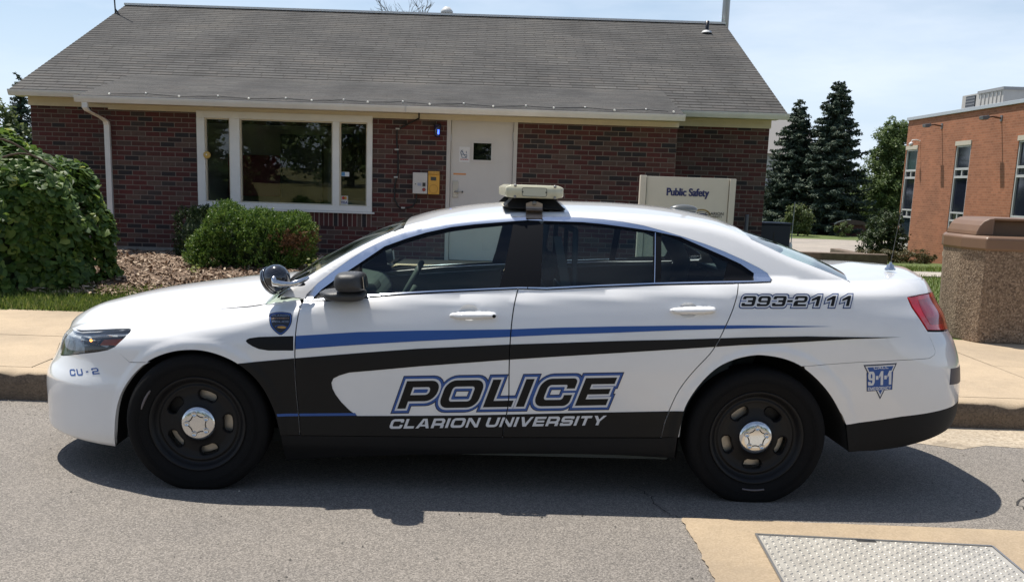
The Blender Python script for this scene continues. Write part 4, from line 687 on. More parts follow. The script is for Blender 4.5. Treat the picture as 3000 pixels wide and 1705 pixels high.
def gplan(u, L, n, m):
    t = np.clip(1 - np.asarray(u) / L, 0, 1)
    return np.clip(1 - t**n, 0, 1)**(1.0/m)
def S_low(x, z):
    x = np.asarray(x, float); z = np.asarray(z, float)
    w = np.clip((z - .55)/.40, 0, 1); w = w*w*(3-2*w)
    zz = z - w*(np.interp(x, [-2.5,-1.0,-.9,1.45,2.7], [-.09,-.085,-.06,.085,.09]))
    s = wz(zz) * (1 - .022*(np.abs(x - .15)/1.7)**2.5)
    for xc, zc, ro, wd in ((-1.434, .335, .462, .040), (1.468, .335, .500, .040)):      # flared lips round the wheel openings
        d = np.hypot(x - xc, z - zc); t = np.clip((ro - d)/wd, 0, 1); s = s + .008*t*t*(3-2*t)
    return s * gplan(x - tipf(z), 1.0, 2.2, 2.2) * gplan(tipr(z) - x, .75, 2.4, 3.0)
def Te_low(x):
    x = np.asarray(x, float)
    w = np.clip((x + 1.05)/.2, 0, 1) * np.clip((1.75 - x)/.3, 0, 1); w = w*w*(3-2*w)
    return (hood_c(x) - crown_l(x))*(1-w) + (beltf(x) + .02)*w
def S_up(x, z):
    x = np.asarray(x, float); dz = np.asarray(z, float) - beltf(x)
    return .869 - .50*dz - .30*dz*np.abs(dz) - .062*((x - .25)/1.3)**2
def fil(S, Te, r, z):
    r = np.minimum(r, .55*np.maximum(S, 1e-4))
    b = np.clip((Te - z)/r, 0, 1)
    y = S - r*(1 - np.sqrt(np.clip(1 - (1-b)**2, 0, 1)))
    return y
def F(x, z):
    x = np.asarray(x, float); z = np.asarray(z, float)
    Tl = Te_low(x); fl = fil(S_low(x, z), Tl, rad_l(x), z)
    Tu = up_c(x) - crown_u(x); fu = fil(S_up(x, z), Tu, rad_u(x), z)
    fl = np.where(z > Tl + 1e-6, -1, fl); fu = np.where(z > Tu + 1e-6, -1, fu)
    fu = fu - 1.2*np.maximum(beltf(x) - .005 - z, 0); fu = np.where((z < beltf(x) - .2) | (x > 2.2) | (x < -1.4), -1, fu)
    k = .02
    a = np.maximum(fl, fu); d = np.abs(fl - fu); hh = np.clip(k - d, 0, k)/k
    return np.maximum(a + hh*hh*k*.25, 0)
def Nrm(x, z):
    x = np.asarray(x, float); z = np.asarray(z, float); u = np.minimum(x - tipf(z), tipr(z) - x); e = np.clip(.3*u, 1e-7, .004)
    fx = np.clip((F(x+e, z) - F(x-e, z))/(2*e), -400, 400); fz = np.clip((F(x, z+e) - F(x, z-e))/(2*e), -400, 400)
    n = np.stack([-fx, -np.ones_like(fx), -fz], -1)         # near side y = -F, pointing out
    return n/np.linalg.norm(n, axis=-1, keepdims=True)
TR = {"arch_f": [[-1.8928, 0.1847], [-1.8821, 0.2587], [-1.8723, 0.3416], [-1.8531, 0.4233], [-1.8225, 0.4951], [-1.7797, 0.5609], [-1.7263, 0.6179], [-1.6634, 0.6657], [-1.5928, 0.6986], [-1.5246, 0.7181], [-1.4673, 0.7252], [-1.4106, 0.7264], [-1.3451, 0.7163], [-1.2799, 0.6948], [-1.2243, 0.6679], [-1.1692, 0.6282], [-1.1236, 0.5811], [-1.0875, 0.5284], [-1.0607, 0.4702], [-1.0383, 0.4118], [-1.0248, 0.3534], [-1.0116, 0.2942], [-1.001, 0.2307], [-0.9989, 0.1555]], "arch_r": [[1.0252, 0.2178], [1.0266, 0.3175], [1.0334, 0.3928], [1.0392, 0.4743], [1.0635, 0.5438], [1.1165, 0.6317], [1.1886, 0.7103], [1.2751, 0.7561], [1.3696, 0.779], [1.4298, 0.7804], [1.5276, 0.7671], [1.6154, 0.7352], [1.6938, 0.682], [1.7758, 0.6036], [1.835, 0.5234], [1.8826, 0.4421], [1.9026, 0.3733], [1.9192, 0.2845]], "seam_ff": [[-1.8718, 0.7074], [-1.7803, 0.6424], [-1.674, 0.6515]], "seam_fd": [[-0.8898, 1.0255], [-0.9044, 0.9896], [-0.9189, 0.9468], [-0.9291, 0.8632], [-0.933, 0.7965], [-0.9329, 0.6985], [-0.9304, 0.5973], [-0.9255, 0.4944], [-0.9169, 0.4117], [-0.911, 0.2979]], "seam_dd": [[0.2254, 1.4229], [0.2078, 1.3072], [0.1796, 1.0765], [0.1602, 1.0106], [0.1474, 0.9148], [0.1419, 0.8182], [0.1408, 0.729], [0.1424, 0.6277], [0.1466, 0.5143], [0.1383, 0.441], [0.125, 0.3888], [0.1204, 0.3157]], "seam_dq": [[1.3305, 1.2378], [1.2969, 1.133], [1.284, 1.0746], [1.2625, 1.0036], [1.2168, 0.9011], [1.1931, 0.8489], [1.1604, 0.7854], [1.0921, 0.7097], [1.0348, 0.6334], [0.9978, 0.5675], [0.9679, 0.4792], [0.9465, 0.4128], [0.9356, 0.336]], "seam_qb": [[1.6404, 0.7284], [1.9337, 0.7555], [2.1485, 0.7671], [2.3213, 0.7714], [2.3569, 0.7872], [2.3621, 0.807], [2.3366, 0.8614], [2.3103, 0.9119]], "seam_sill": [[1.0923, 0.7076], [1.1957, 0.7094]], "dlo_top": [[-0.9072, 0.9751], [-0.8953, 1.0043], [-0.8434, 1.0589], [-0.776, 1.1143], [-0.6887, 1.1802], [-0.6105, 1.2314], [-0.5117, 1.2835], [-0.4016, 1.3263], [-0.301, 1.3571], [-0.1695, 1.3877], [-0.0473, 1.4054], [0.0855, 1.4175], [0.2255, 1.4248], [0.3756, 1.4279], [0.5038, 1.4267], [0.6105, 1.4218], [0.717, 1.4127], [0.8235, 1.3973], [0.9296, 1.3727], [1.0355, 1.345], [1.1412, 1.3142], [1.2361, 1.2811], [1.3308, 1.2429], [1.415, 1.2044], [1.4569, 1.18], [1.4698, 1.1563], [1.4623, 1.1433]], "dlo_bot": [[-0.9067, 0.9735], [-0.7844, 0.9863], [-0.6346, 1.0024], [-0.436, 1.0244], [-0.2375, 1.0423], [-0.0389, 1.0573], [0.1797, 1.0727], [0.3205, 1.0749], [0.5815, 1.0946], [0.8651, 1.1125], [1.1075, 1.1244], [1.2969, 1.133], [1.462, 1.1424]], "inner_top": [[-0.8651, 0.9834], [-0.8208, 1.0312], [-0.7435, 1.0897], [-0.6316, 1.167], [-0.5096, 1.2525], [-0.3999, 1.2952], [-0.2995, 1.3279], [-0.1684, 1.3596], [-0.0467, 1.3772], [0.1567, 1.3993], [0.2253, 1.4058], [0.2999, 1.4051], [0.5027, 1.4052], [0.6093, 1.3992], [0.7159, 1.389], [0.8651, 1.3729], [1.014, 1.3464], [1.14, 1.2958], [1.2346, 1.2577], [1.3187, 1.2223], [1.3862, 1.1784]], "glass_f": [[-0.6264, 1.1652], [-0.509, 1.2428], [-0.3993, 1.2855], [-0.299, 1.3162], [-0.168, 1.3498], [-0.0465, 1.3694], [0.0855, 1.3853], [0.1537, 1.3934], [0.142, 1.3246], [0.1087, 1.1599], [0.0851, 1.0745], [-0.2377, 1.046], [-0.4963, 1.0246], [-0.5962, 1.0152], [-0.6143, 1.0144]], "glass_r": [[0.302, 1.4], [0.5025, 1.4011], [0.6092, 1.3951], [0.7157, 1.3839], [0.8789, 1.3692], [0.8655, 1.1174], [0.5816, 1.0985], [0.2861, 1.0779]], "glass_q": [[0.9122, 1.3701], [1.0134, 1.3362], [1.1395, 1.2866], [1.2338, 1.2455], [1.2612, 1.2361], [1.2283, 1.1374], [0.8994, 1.1203]], "sail": [[-0.8651, 0.9834], [-0.7722, 1.0637], [-0.6852, 1.1303], [-0.6325, 1.165], [-0.6203, 1.0133]], "bpil_f": [[0.1557, 1.3973], [0.223, 1.4053], [0.1796, 1.0774], [0.0871, 1.0745]], "bpil_r": [[0.2285, 1.4039], [0.2988, 1.403], [0.2819, 1.0778], [0.184, 1.0698]], "rpil": [[1.2657, 1.2382], [1.3252, 1.2225], [1.2979, 1.1367], [1.2307, 1.1347]], "qtri": [[1.3314, 1.2186], [1.3808, 1.1783], [1.3789, 1.1457], [1.3045, 1.1379]], "amber": [[-1.9713, 0.7134], [-1.9486, 0.7453], [-1.8265, 0.7629], [-1.853, 0.7265]], "turn": [[-2.0899, 0.6911], [-2.1198, 0.7115], [-2.124, 0.7237], [-1.9702, 0.7443], [-1.9901, 0.711]], "bulb": [[-2.0318, 0.7219]], "tail": [[2.1942, 1.0758], [2.2919, 1.0857], [2.5333, 1.0725], [2.4755, 1.0288], [2.5094, 0.9624], [2.5275, 0.8918], [2.3103, 0.9119], [2.2645, 0.9703], [2.2191, 1.029]], "reflector": [[2.4875, 0.7046], [2.611, 0.6925], [2.6243, 0.6139], [2.5603, 0.6128], [2.4855, 0.6205]], "vent": [[-1.179, 0.7779], [-1.1747, 0.7862], [-1.1609, 0.793], [-1.1145, 0.8007], [-0.9414, 0.8106], [-0.9397, 0.7387], [-1.0661, 0.7349], [-1.1129, 0.741], [-1.1458, 0.754], [-1.1694, 0.7681]], "crest": [[-1.0732, 0.9091], [-1.0469, 0.917], [-1.0157, 0.9207], [-0.9834, 0.9205], [-0.9541, 0.9179], [-0.9525, 0.8807], [-0.9568, 0.8625], [-0.9676, 0.843], [-0.9843, 0.8254], [-1.0059, 0.8094], [-1.03, 0.824], [-1.0473, 0.8393], [-1.06, 0.8558], [-1.0658, 0.8724]], "crest_tx": [[-1.0562, 0.8986], [-0.9688, 0.9025], [-1.0544, 0.8876], [-0.9679, 0.8908], [-1.0527, 0.8706], [-0.9669, 0.8734], [-1.0255, 0.8466], [-0.9846, 0.8513]], "blue": [[-0.9306, 0.8109], [-0.6245, 0.8384], [-0.3296, 0.8548], [0.1335, 0.8741], [0.3743, 0.8897], [0.6851, 0.9047], [0.997, 0.9175], [1.3103, 0.9271], [1.7696, 0.9334], [1.3108, 0.9118], [0.9976, 0.8951], [0.6859, 0.8743], [0.3751, 0.8553], [0.1345, 0.8374], [-0.3281, 0.8029], [-0.6227, 0.7768], [-0.929, 0.7461]], "black": [[-1.215, 0.6662], [-0.9368, 0.7004], [-0.6221, 0.7355], [-0.3273, 0.7656], [0.1356, 0.8003], [0.3764, 0.8144], [0.6873, 0.8333], [0.9994, 0.849], [1.1622, 0.8584], [1.4014, 0.8717], [1.6423, 0.8812], [2.1423, 0.885], [1.8862, 0.8738], [1.5239, 0.8438], [1.3152, 0.8291], [1.1063, 0.8102], [0.6901, 0.7731], [0.379, 0.7459], [0.138, 0.7239], [-0.1284, 0.6965], [-0.3257, 0.6759], [-0.523, 0.652], [-0.6613, 0.6358], [-0.7107, 0.6191], [-0.7405, 0.603], [-0.7506, 0.5801], [-0.7459, 0.5514], [-0.7313, 0.5209], [-0.7019, 0.4803], [-0.6623, 0.4399], [-0.6223, 0.41], [-0.1222, 0.4258], [0.141, 0.4382], [0.4985, 0.4563], [0.9681, 0.477], [1.0406, 0.4805], [1.0238, 0.351], [1.0164, 0.3067], [0.1224, 0.2625], [-0.5218, 0.2446], [-0.996, 0.23], [-1.0709, 0.3574], [-1.1553, 0.5611]], "thinblue": [[-1.0283, 0.4102], [-0.6323, 0.4252], [-0.6233, 0.412], [-1.0244, 0.3969]], "rocker": [[-1.009, 0.2968], [-0.911, 0.2979], [0.1204, 0.3157], [0.9358, 0.3338], [1.0191, 0.3421], [1.0129, 0.2225], [0.7247, 0.2342], [0.5107, 0.2347], [0.1383, 0.2266], [-0.4218, 0.2], [-0.7066, 0.1816], [-0.9956, 0.1501]], "bump_low": [[1.8905, 0.4284], [1.9976, 0.4424], [2.1873, 0.4717], [2.4607, 0.4911], [2.5484, 0.489], [2.6044, 0.4972]], "bump_bot": [[1.9158, 0.2818], [2.0734, 0.289], [2.2179, 0.3036], [2.3627, 0.3324], [2.4599, 0.3602], [2.5726, 0.3605]], "fbump_bot": [[-1.8928, 0.1847], [-2.0687, 0.1649], [-2.2753, 0.0889], [-2.3406, 0.1241]], "police": [[-0.4191, 0.4541], [-0.3705, 0.6005], [0.6409, 0.5014], [0.6911, 0.6463]], "clarion": [[-0.4656, 0.3477], [-0.4545, 0.3985], [0.6122, 0.3958], [0.6651, 0.4481]], "phone": [[1.3015, 1.02], [1.3046, 1.0702], [1.8552, 1.0351], [1.8671, 1.0843]], "cu2": [[-2.1546, 0.5274], [-2.168, 0.5578], [-1.9562, 0.5656], [-1.9613, 0.5993]], "e_tri": [[1.9467, 0.7414], [2.1245, 0.7542], [2.1048, 0.7014], [2.1144, 0.616], [2.0736, 0.6102], [2.0552, 0.5639], [2.0291, 0.6065], [1.9795, 0.6041], [1.9666, 0.7061]], "e_call": [[2.0003, 0.7195], [2.0821, 0.7251]], "e_911": [[1.9792, 0.633], [2.1071, 0.6408], [1.9698, 0.7133]], "e_em": [[1.9814, 0.6081], [2.1092, 0.6176], [1.9793, 0.6258]], "handle_f": [[-0.1741, 0.932], [-0.145, 0.9519], [0.0524, 0.9626], [0.0776, 0.9433], [0.0534, 0.9216], [-0.144, 0.9157]], "cup_f": [[-0.0678, 0.9466]], "handle_r": [[0.9294, 0.9892], [0.9648, 1.0073], [1.1632, 1.0209], [1.1798, 0.9993], [1.1632, 0.9787], [0.965, 0.9731]], "cup_r": [[1.0358, 0.9922]]}
# ---------------------------------------------------------------- car: meshing pieces of the body surface
def dens(poly, step=.03):
    out = []; n = len(poly)
    for i in range(n):
        a = np.array(poly[i], float); b = np.array(poly[(i+1) % n], float); k = max(1, int(np.ceil(np.linalg.norm(b-a)/step)))
        for j in range(k): out.append(a + (b-a)*j/k)
    return np.array(out)
def smooth_closed(pts, it=1):
    p = np.array(pts, float)
    for _ in range(it):
        q = np.roll(p, -1, 0); p = np.stack([.75*p+.25*q, .25*p+.75*q], 1).reshape(-1, 2)
    return p
def smooth_open(pts, it=2):
    p = np.array(pts, float)
    for _ in range(it):
        a, b = p[:-1], p[1:]; q = np.stack([.75*a+.25*b, .25*a+.75*b], 1).reshape(-1, 2); p = np.vstack([p[:1], q[1:-1], p[-1:]])
    return p
def winding(loop, X, Z):
    w = np.zeros(len(X), int); a = loop; b = np.roll(loop, -1, 0)
    for (x0, z0), (x1, z1) in zip(a, b):
        if z0 == z1: continue
        s = (x1-x0)*(Z-z0) - (X-x0)*(z1-z0)
        w += ((z0 <= Z) & (z1 > Z) & (s > 0)).astype(int); w -= ((z0 > Z) & (z1 <= Z) & (s < 0)).astype(int)
    return w
def inset(poly, d):
    """shrink a closed outline by d"""
    p = dens(poly, .03); n = len(p)
    ar = .5*np.sum(p[:, 0]*np.roll(p[:, 1], -1) - np.roll(p[:, 0], -1)*p[:, 1])
    t = np.roll(p, -1, 0) - np.roll(p, 1, 0); t /= np.maximum(np.linalg.norm(t, axis=1, keepdims=True), 1e-9)
    nn = np.stack([-t[:, 1], t[:, 0]], 1) * (1 if ar > 0 else -1)
    return p + nn*d
def patch(inc, exc=(), step=.03, warp=None, off=0.0, skirt=.012, bstep=.025, anyof=None, eps=2e-5, sx=.014):
    """triangulate the side-view region inside every outline of inc (and any of anyof) but outside exc, lifted onto the body; returns V, F, N"""
    def fwd(p):
        p = np.asarray(p, float)
        if warp == 'f': return np.stack([np.sqrt(np.maximum(p[:, 0]-tipf(p[:, 1]), 0)), p[:, 1]], 1)
        if warp == 'r': return np.stack([-np.sqrt(np.maximum(tipr(p[:, 1])-p[:, 0], 0)), p[:, 1]], 1)
        return p
    def inv(q):
        if warp == 'f': return np.stack([tipf(q[:, 1]) + q[:, 0]**2, q[:, 1]], 1)
        if warp == 'r': return np.stack([tipr(q[:, 1]) - q[:, 0]**2, q[:, 1]], 1)
        return q
    base = list(inc) + list(anyof or [])
    loops = [fwd(dens(l, bstep)) for l in base]; lex = [fwd(dens(l, bstep)) for l in exc]
    pts = []; ed = []
    for l in loops + lex:
        o = len(pts); pts += [tuple(p) for p in l]; ed += [(o+i, o+(i+1) % len(l)) for i in range(len(l))]
    B = np.vstack(loops[:len(inc)] if inc else loops); lo = B.min(0); hi = B.max(0)
    sx = sx if warp else step
    gx = np.arange(lo[0]+sx*.5, hi[0], sx); gz = np.arange(lo[1]+step*.5, hi[1], step)
    if len(gx) and len(gz):
        GX, GZ = np.meshgrid(gx, gz); GX = GX + (np.arange(len(gz)) % 2)[:, None]*sx*.5; g = np.stack([GX.ravel(), GZ.ravel()], 1)
        m = np.ones(len(g), bool)
        for l in loops[:len(inc)]: m &= winding(l, g[:, 0], g[:, 1]) != 0
        g = g[m]
        if len(g):
            allp = np.array(pts); d = np.concatenate([np.min(np.hypot(q_[:, None, 0]-allp[None, :, 0], q_[:, None, 1]-allp[None, :, 1]), 1) for q_ in np.array_split(g, len(g)//2000+1)]); g = g[d > .35*min(sx, step)]
            pts += [tuple(p) for p in g]
    vo, _, fo, *_ = delaunay_2d_cdt([Vector(p) for p in pts], ed, [], 0, eps)
    q = np.array([tuple(v) for v in vo]); f = np.array([t for t in fo if len(t) == 3])
    cc = q[f].mean(1); keep = np.ones(len(f), bool)
    for l in loops[:len(inc)]: keep &= winding(l, cc[:, 0], cc[:, 1]) != 0
    if anyof:
        k2 = np.zeros(len(f), bool)
        for l in loops[len(inc):]: k2 |= winding(l, cc[:, 0], cc[:, 1]) != 0
        keep &= k2
    for l in lex: keep &= winding(l, cc[:, 0], cc[:, 1]) == 0
    f = f[keep]
    if not len(f): return np.zeros((0, 3)), [], np.zeros((0, 3))
    a, b, c = q[f[:, 0]], q[f[:, 1]], q[f[:, 2]]
    ar = (b[:, 0]-a[:, 0])*(c[:, 1]-a[:, 1]) - (b[:, 1]-a[:, 1])*(c[:, 0]-a[:, 0]); f = f[np.abs(ar) > 1e-9]; ar = ar[np.abs(ar) > 1e-9]
    f[ar < 0] = f[ar < 0][:, ::-1]
    used, iv = np.unique(f, return_inverse=True); f = iv.reshape(-1, 3); xz = inv(q[used])
    y = -F(xz[:, 0], xz[:, 1]); N = Nrm(xz[:, 0], xz[:, 1]); V = np.stack([xz[:, 0], y, xz[:, 1]], 1) + N*off
    fs = [tuple(t) for t in f.tolist()]
    if skirt:
        cnt = {}
        for t in fs:
            for i in range(3):
                e = (t[i], t[(i+1) % 3]); k = tuple(sorted(e))
                if k in cnt: cnt[k] = None
                else: cnt[k] = e
        be = [e for e in cnt.values() if e]; bv = sorted({i for e in be for i in e}); n0 = len(V)
        top = {v: n0+i for i, v in enumerate(bv)}; n1 = n0+len(bv); low = {v: n1+i for i, v in enumerate(bv)}
        out = np.zeros((len(bv), 3)); idx = {v: i for i, v in enumerate(bv)}
        for i, j in be:
            d = V[j]-V[i]; nn = np.cross(d, N[i]); out[idx[i]] += nn; out[idx[j]] += nn
        out /= np.maximum(np.linalg.norm(out, axis=1, keepdims=True), 1e-9)
        V = np.vstack([V, V[bv], V[bv] - N[bv]*skirt]); fs += [(top[j], top[i], low[i], low[j]) for i, j in be]
        N = np.vstack([N, out, out])
    return V, fs, N
def far(V, fs, N): return V*np.array([1, -1, 1]), [t[::-1] for t in fs], N*np.array([1, -1, 1])
def join(*ms):
    V = np.vstack([m[0] for m in ms]); N = np.vstack([m[2] for m in ms]); fs = []; o = 0
    for m in ms: fs += [tuple(i+o for i in t) for t in m[1]]; o += len(m[0])
    return V, fs, N
def piece(name, m, mat, parent, other_side=True):
    """one body piece on the near side, and its twin on the far side"""
    o = arr_mesh(name, m[0], m[1], mat, parent, m[2])
    o2 = None
    if other_side:
        f_ = far(*m); o2 = arr_mesh(name, f_[0], f_[1], mat, parent, f_[2])
    return o, o2
def topgrid(xs, kind, drop=0.0, ylim=None, b0=.12, ny=26):
    """the upper skin (bonnet, screens, roof, boot lid) across the car"""
    V = []; 
    for x in xs:
        if kind == 'low': Te = float(Te_low(x)); r = float(rad_l(x)); zc = float(hood_c(x)); S = float(S_low(x, Te))
        else: Te = float(up_c(x) - crown_u(x)); r = float(rad_u(x)); zc = float(up_c(x)); S = float(S_up(x, Te))
        S = max(S, .01); r = min(r, .55*S); y0 = S - r*(1-math.sqrt(1-(1-b0)**2))
        if ylim: y0 = min(y0, ylim(x))
        t = np.linspace(0, 1, ny); ys = y0*(1-t**1.6)
        row = []
        for y in ys:
            if y > S-r: z = Te - r*(1 - math.sqrt(max(0, 1-(1-(S-y)/r)**2)))
            else: z = Te + (zc-Te)*(1-(y/(S-r))**2)
            row.append((y, z-drop))
        V += [(x, -y, z) for y, z in row] + [(x, y, z) for y, z in row[-2::-1]]
    w = 2*ny-1; nx = len(xs); fs = [(i*w+j, (i+1)*w+j, (i+1)*w+j+1, i*w+j+1) for i in range(nx-1) for j in range(w-1)]
    V = np.array(V); P = V.reshape(nx, w, 3); du = np.gradient(P, axis=0); dv = np.gradient(P, axis=1); N = np.cross(du, dv).reshape(-1, 3)
    N /= np.maximum(np.linalg.norm(N, axis=1, keepdims=True), 1e-9)
    if N[:, 2].mean() < 0: N = -N
    return V, fs, N

# ---------------------------------------------------------------- wide block letters (outline loops; offsets grow them)
def rpoly(pts, off=0.0, seg=6):
    """rounded polygon from (x, y, radius); off > 0 grows it; counter-clockwise input"""
    n = len(pts); P = [np.array(p[:2], float) for p in pts]; Rd = [p[2] if len(p) > 2 else 0 for p in pts]
    L = []
    for i in range(n):
        a, b = P[i], P[(i+1) % n]; d = (b-a)/np.linalg.norm(b-a); nn = np.array([d[1], -d[0]]); L.append((a+nn*off, d))
    Q = []
    for i in range(n):
        (p, d), (q, e) = L[i-1], L[i]; cr = d[0]*e[1]-d[1]*e[0]
        if abs(cr) < 1e-6: Q.append(q)
        else: t = ((q-p)[0]*e[1]-(q-p)[1]*e[0])/cr; Q.append(p+d*t)
    out = []
    for i in range(n):
        a, b, c = Q[i-1], Q[i], Q[(i+1) % n]; u = (a-b)/max(np.linalg.norm(a-b), 1e-9); v = (c-b)/max(np.linalg.norm(c-b), 1e-9)
        convex = (-u[0]*v[1]+u[1]*v[0]) > 0
        r = Rd[i] + (off if convex else -off) if Rd[i] > 0 else 0
        ang = math.acos(np.clip(u@v, -1, 1))
        if r <= .005 or ang > 3.1: out.append(b); continue
        d = min(r/math.tan(ang/2), .48*np.linalg.norm(a-b), .48*np.linalg.norm(c-b)); r = d*math.tan(ang/2)
        ctr = b + (u+v)/np.linalg.norm(u+v)*(r/math.sin(ang/2)); s, t = b+u*d, b+v*d
        a0 = math.atan2(*(s-ctr)[::-1]); a1 = math.atan2(*(t-ctr)[::-1]); da = (a1-a0+math.pi) % (2*math.pi) - math.pi
        for k in range(seg+1): q = a0+da*k/seg; out.append(ctr+r*np.array([math.cos(q), math.sin(q)]))
    return np.array(out)
def glyph(ch, t=.29, h=.22, off=0.0, W=None):
    """returns (outer loops, hole loops, width) for cap height 1"""
    def box(x0, y0, x1, y1, r=0): return [(x0, y0, r), (x1, y0, r), (x1, y1, r), (x0, y1, r)]
    w = W or {'I': t, '1': .62, '-': .46, 'P': 1.25, 'O': 1.4, 'L': 1.03, 'C': 1.3, 'E': 1.13, 'A': 1.35, 'M': 1.5, 'T': 1.1, '.': t}.get(ch, 1.25)
    R1, R2 = .34, .12; o = []; hl = []
    if ch in 'O0': o = [box(0, 0, w, 1, R1)]; hl = [box(t, h, w-t, 1-h, R2)]
    elif ch in 'CG':
        o = [[(0, 0, R1), (w, 0, R1), (w, .5-.1), (w-t, .5-.1), (w-t, h, R2), (t, h, R2), (t, 1-h, R2), (w-t, 1-h, R2), (w-t, .63), (w, .63), (w, 1, R1), (0, 1, R1)]]
        if ch == 'G': o[0][2:4] = [(w, .55), (w*.55, .55), (w*.55, .55-h*.8), (w-t, .55-h*.8)]
    elif ch in 'PR':
        o = [[(0, 0), (t, 0), (t, .26), (w, .26, R1), (w, 1, R1), (0, 1)]]; hl = [[(t, .26+h), (w-t, .26+h, R2), (w-t, 1-h, R2), (t, 1-h)]]
        if ch == 'R': o.append([(w-t*1.1, 0), (w, 0), (w, .34, .1), (w-t*.6, .45), (t, .45), (t, .28), (w-t*1.1, .28, .06)])
    elif ch == 'L': o = [[(0, 0), (w, 0), (w, h), (t, h), (t, 1), (0, 1)]]
    elif ch == 'I': o = [box(0, 0, t, 1)]
    elif ch == 'E':
        m0, m1 = .5-h*.42, .5+h*.42; o = [[(0, 0), (w, 0), (w, h), (t, h), (t, m0), (w*.94, m0), (w*.94, m1), (t, m1), (t, 1-h), (w, 1-h), (w, 1), (0, 1)]]
    elif ch == 'A': o = [[(0, 0), (t, 0), (t+.09*w, .2), (w-t-.09*w, .2), (w-t, 0), (w, 0), (w*.66, 1), (w*.34, 1)]]; hl = [[(t+.17*w, .38), (w-t-.17*w, .38), (w*.52, .80), (w*.48, .80)]]
    elif ch == 'N': o = [[(0, 0), (t*.85, 0), (t*.85, .70), (w-t*1.05, 0), (w, 0), (w, 1), (w-t*.85, 1), (w-t*.85, .30), (t*1.05, 1), (0, 1)]]
    elif ch == 'M': o = [[(0, 0), (t*.85, 0), (t*.85, .62), (w*.42, 0), (w*.58, 0), (w-t*.85, .62), (w-t*.85, 0), (w, 0), (w, 1), (w-t*1.1, 1), (w*.5, .36), (t*1.1, 1), (0, 1)]]
    elif ch == 'U': o = [[(0, 0, R1), (w, 0, R1), (w, 1), (w-t, 1), (w-t, h, R2), (t, h, R2), (t, 1), (0, 1)]]
    elif ch == 'V': o = [[(w*.36, 0), (w*.64, 0), (w, 1), (w-t, 1), (w*.5, .30), (t, 1), (0, 1)]]
    elif ch == 'Y': o = [[(w*.5-t/2, 0), (w*.5+t/2, 0), (w*.5+t/2, .40), (w, 1), (w-t*1.15, 1), (w*.5, .60), (t*1.15, 1), (0, 1), (w*.5-t/2, .40)]]
    elif ch == 'T': o = [[(w*.5-t/2, 0), (w*.5+t/2, 0), (w*.5+t/2, 1-h), (w, 1-h), (w, 1), (0, 1), (0, 1-h), (w*.5-t/2, 1-h)]]
    elif ch == 'S':
        g = .5-h/2
        o = [[(0, 0, R1), (w, 0, R1*.7), (w, .5+h/2, R1*.7), (t, .5+h/2, .06), (t, 1-h, .06), (w-t, 1-h, .06), (w-t, .70), (w, .70), (w, 1, R1*.7), (0, 1, R1*.7), (0, g, R1*.7), (w-t, g, .06), (w-t, h, .06), (t, h, .06), (t, .30), (0, .30)]]
    elif ch == '3':
        o = [[(0, 0, R1), (w, 0, R1), (w, .5, .1), (w, 1, R1), (0, 1, R1), (0, .68), (t, .68), (t, 1-h, .06), (w-t, 1-h, .06), (w-t, .5+h/2, .06), (w*.42, .5+h/2), (w*.42, .5-h/2), (w-t, .5-h/2, .06), (w-t, h, .06), (t, h, .06), (t, .32), (0, .32)]]
    elif ch == '9':
        o = [[(0, 0, R1), (w, 0, R1), (w, 1, R1), (0, 1, R1), (0, .38, R1*.8), (w-t, .38), (w-t, h, .06), (t, h, .06), (t, .27), (0, .27)]]; hl = [[(t, .38+h*.85), (w-t, .38+h*.85), (w-t, 1-h, R2), (t, 1-h, R2)]]
    elif ch == '2':
        o = [[(0, 0), (w, 0), (w, h), (t*1.3, h, .05), (t*1.3, .36, .05), (w, .36, R1*.8), (w, 1, R1), (0, 1, R1), (0, .66), (t, .66), (t, 1-h, .06), (w-t, 1-h, .06), (w-t, .36+h, .06), (0, .36+h, R1*.8)]]
    elif ch == '1': o = [[(w-t, 0), (w, 0), (w, 1), (w-t*.9, 1), (0, .70), (0, .48), (w-t, .66)]]
    elif ch == '-': o = [box(0, .5-h*.55, w, .5+h*.55)]
    elif ch == '.': o = [box(0, .40, t, .40+t*.75)]
    def rev(p): return p[::-1]
    O_ = [rpoly(p, off) for p in o]; H_ = []
    for p in hl:
        xs = [q[0] for q in p]; ys = [q[1] for q in p]
        if min(max(xs)-min(xs), max(ys)-min(ys)) - 2*off > .03: H_.append(rpoly(p, -off))
    return O_, H_, w
def set_text(body, off=0.0, gap=.22, t=.29, h=.22, gaps=None, widths=None):
    x = 0; G = []
    for i, ch in enumerate(body):
        if ch == ' ': x += .55; continue
        o, hl, w = glyph(ch, t, h, off, (widths or {}).get(ch)); d = np.array([x, 0]); G.append(([p+d for p in o], [p+d for p in hl]))
        x += w + (gaps[i] if gaps else gap)
    return G, x - (gaps[len(body)-1] if gaps else gap)
def lay_text(G, width, org, end, top):
    """map text (cap height 1) so that its baseline runs org -> end and its first letter's top-left sits at top (side-view metres)"""
    org, end, top = map(lambda p: np.array(p, float), (org, end, top)); ex = (end-org)/width; ey = top-org
    f = lambda p: org + p[:, :1]*ex + p[:, 1:]*ey
    return [([f(p) for p in o], [f(p) for p in hl]) for o, hl in G]
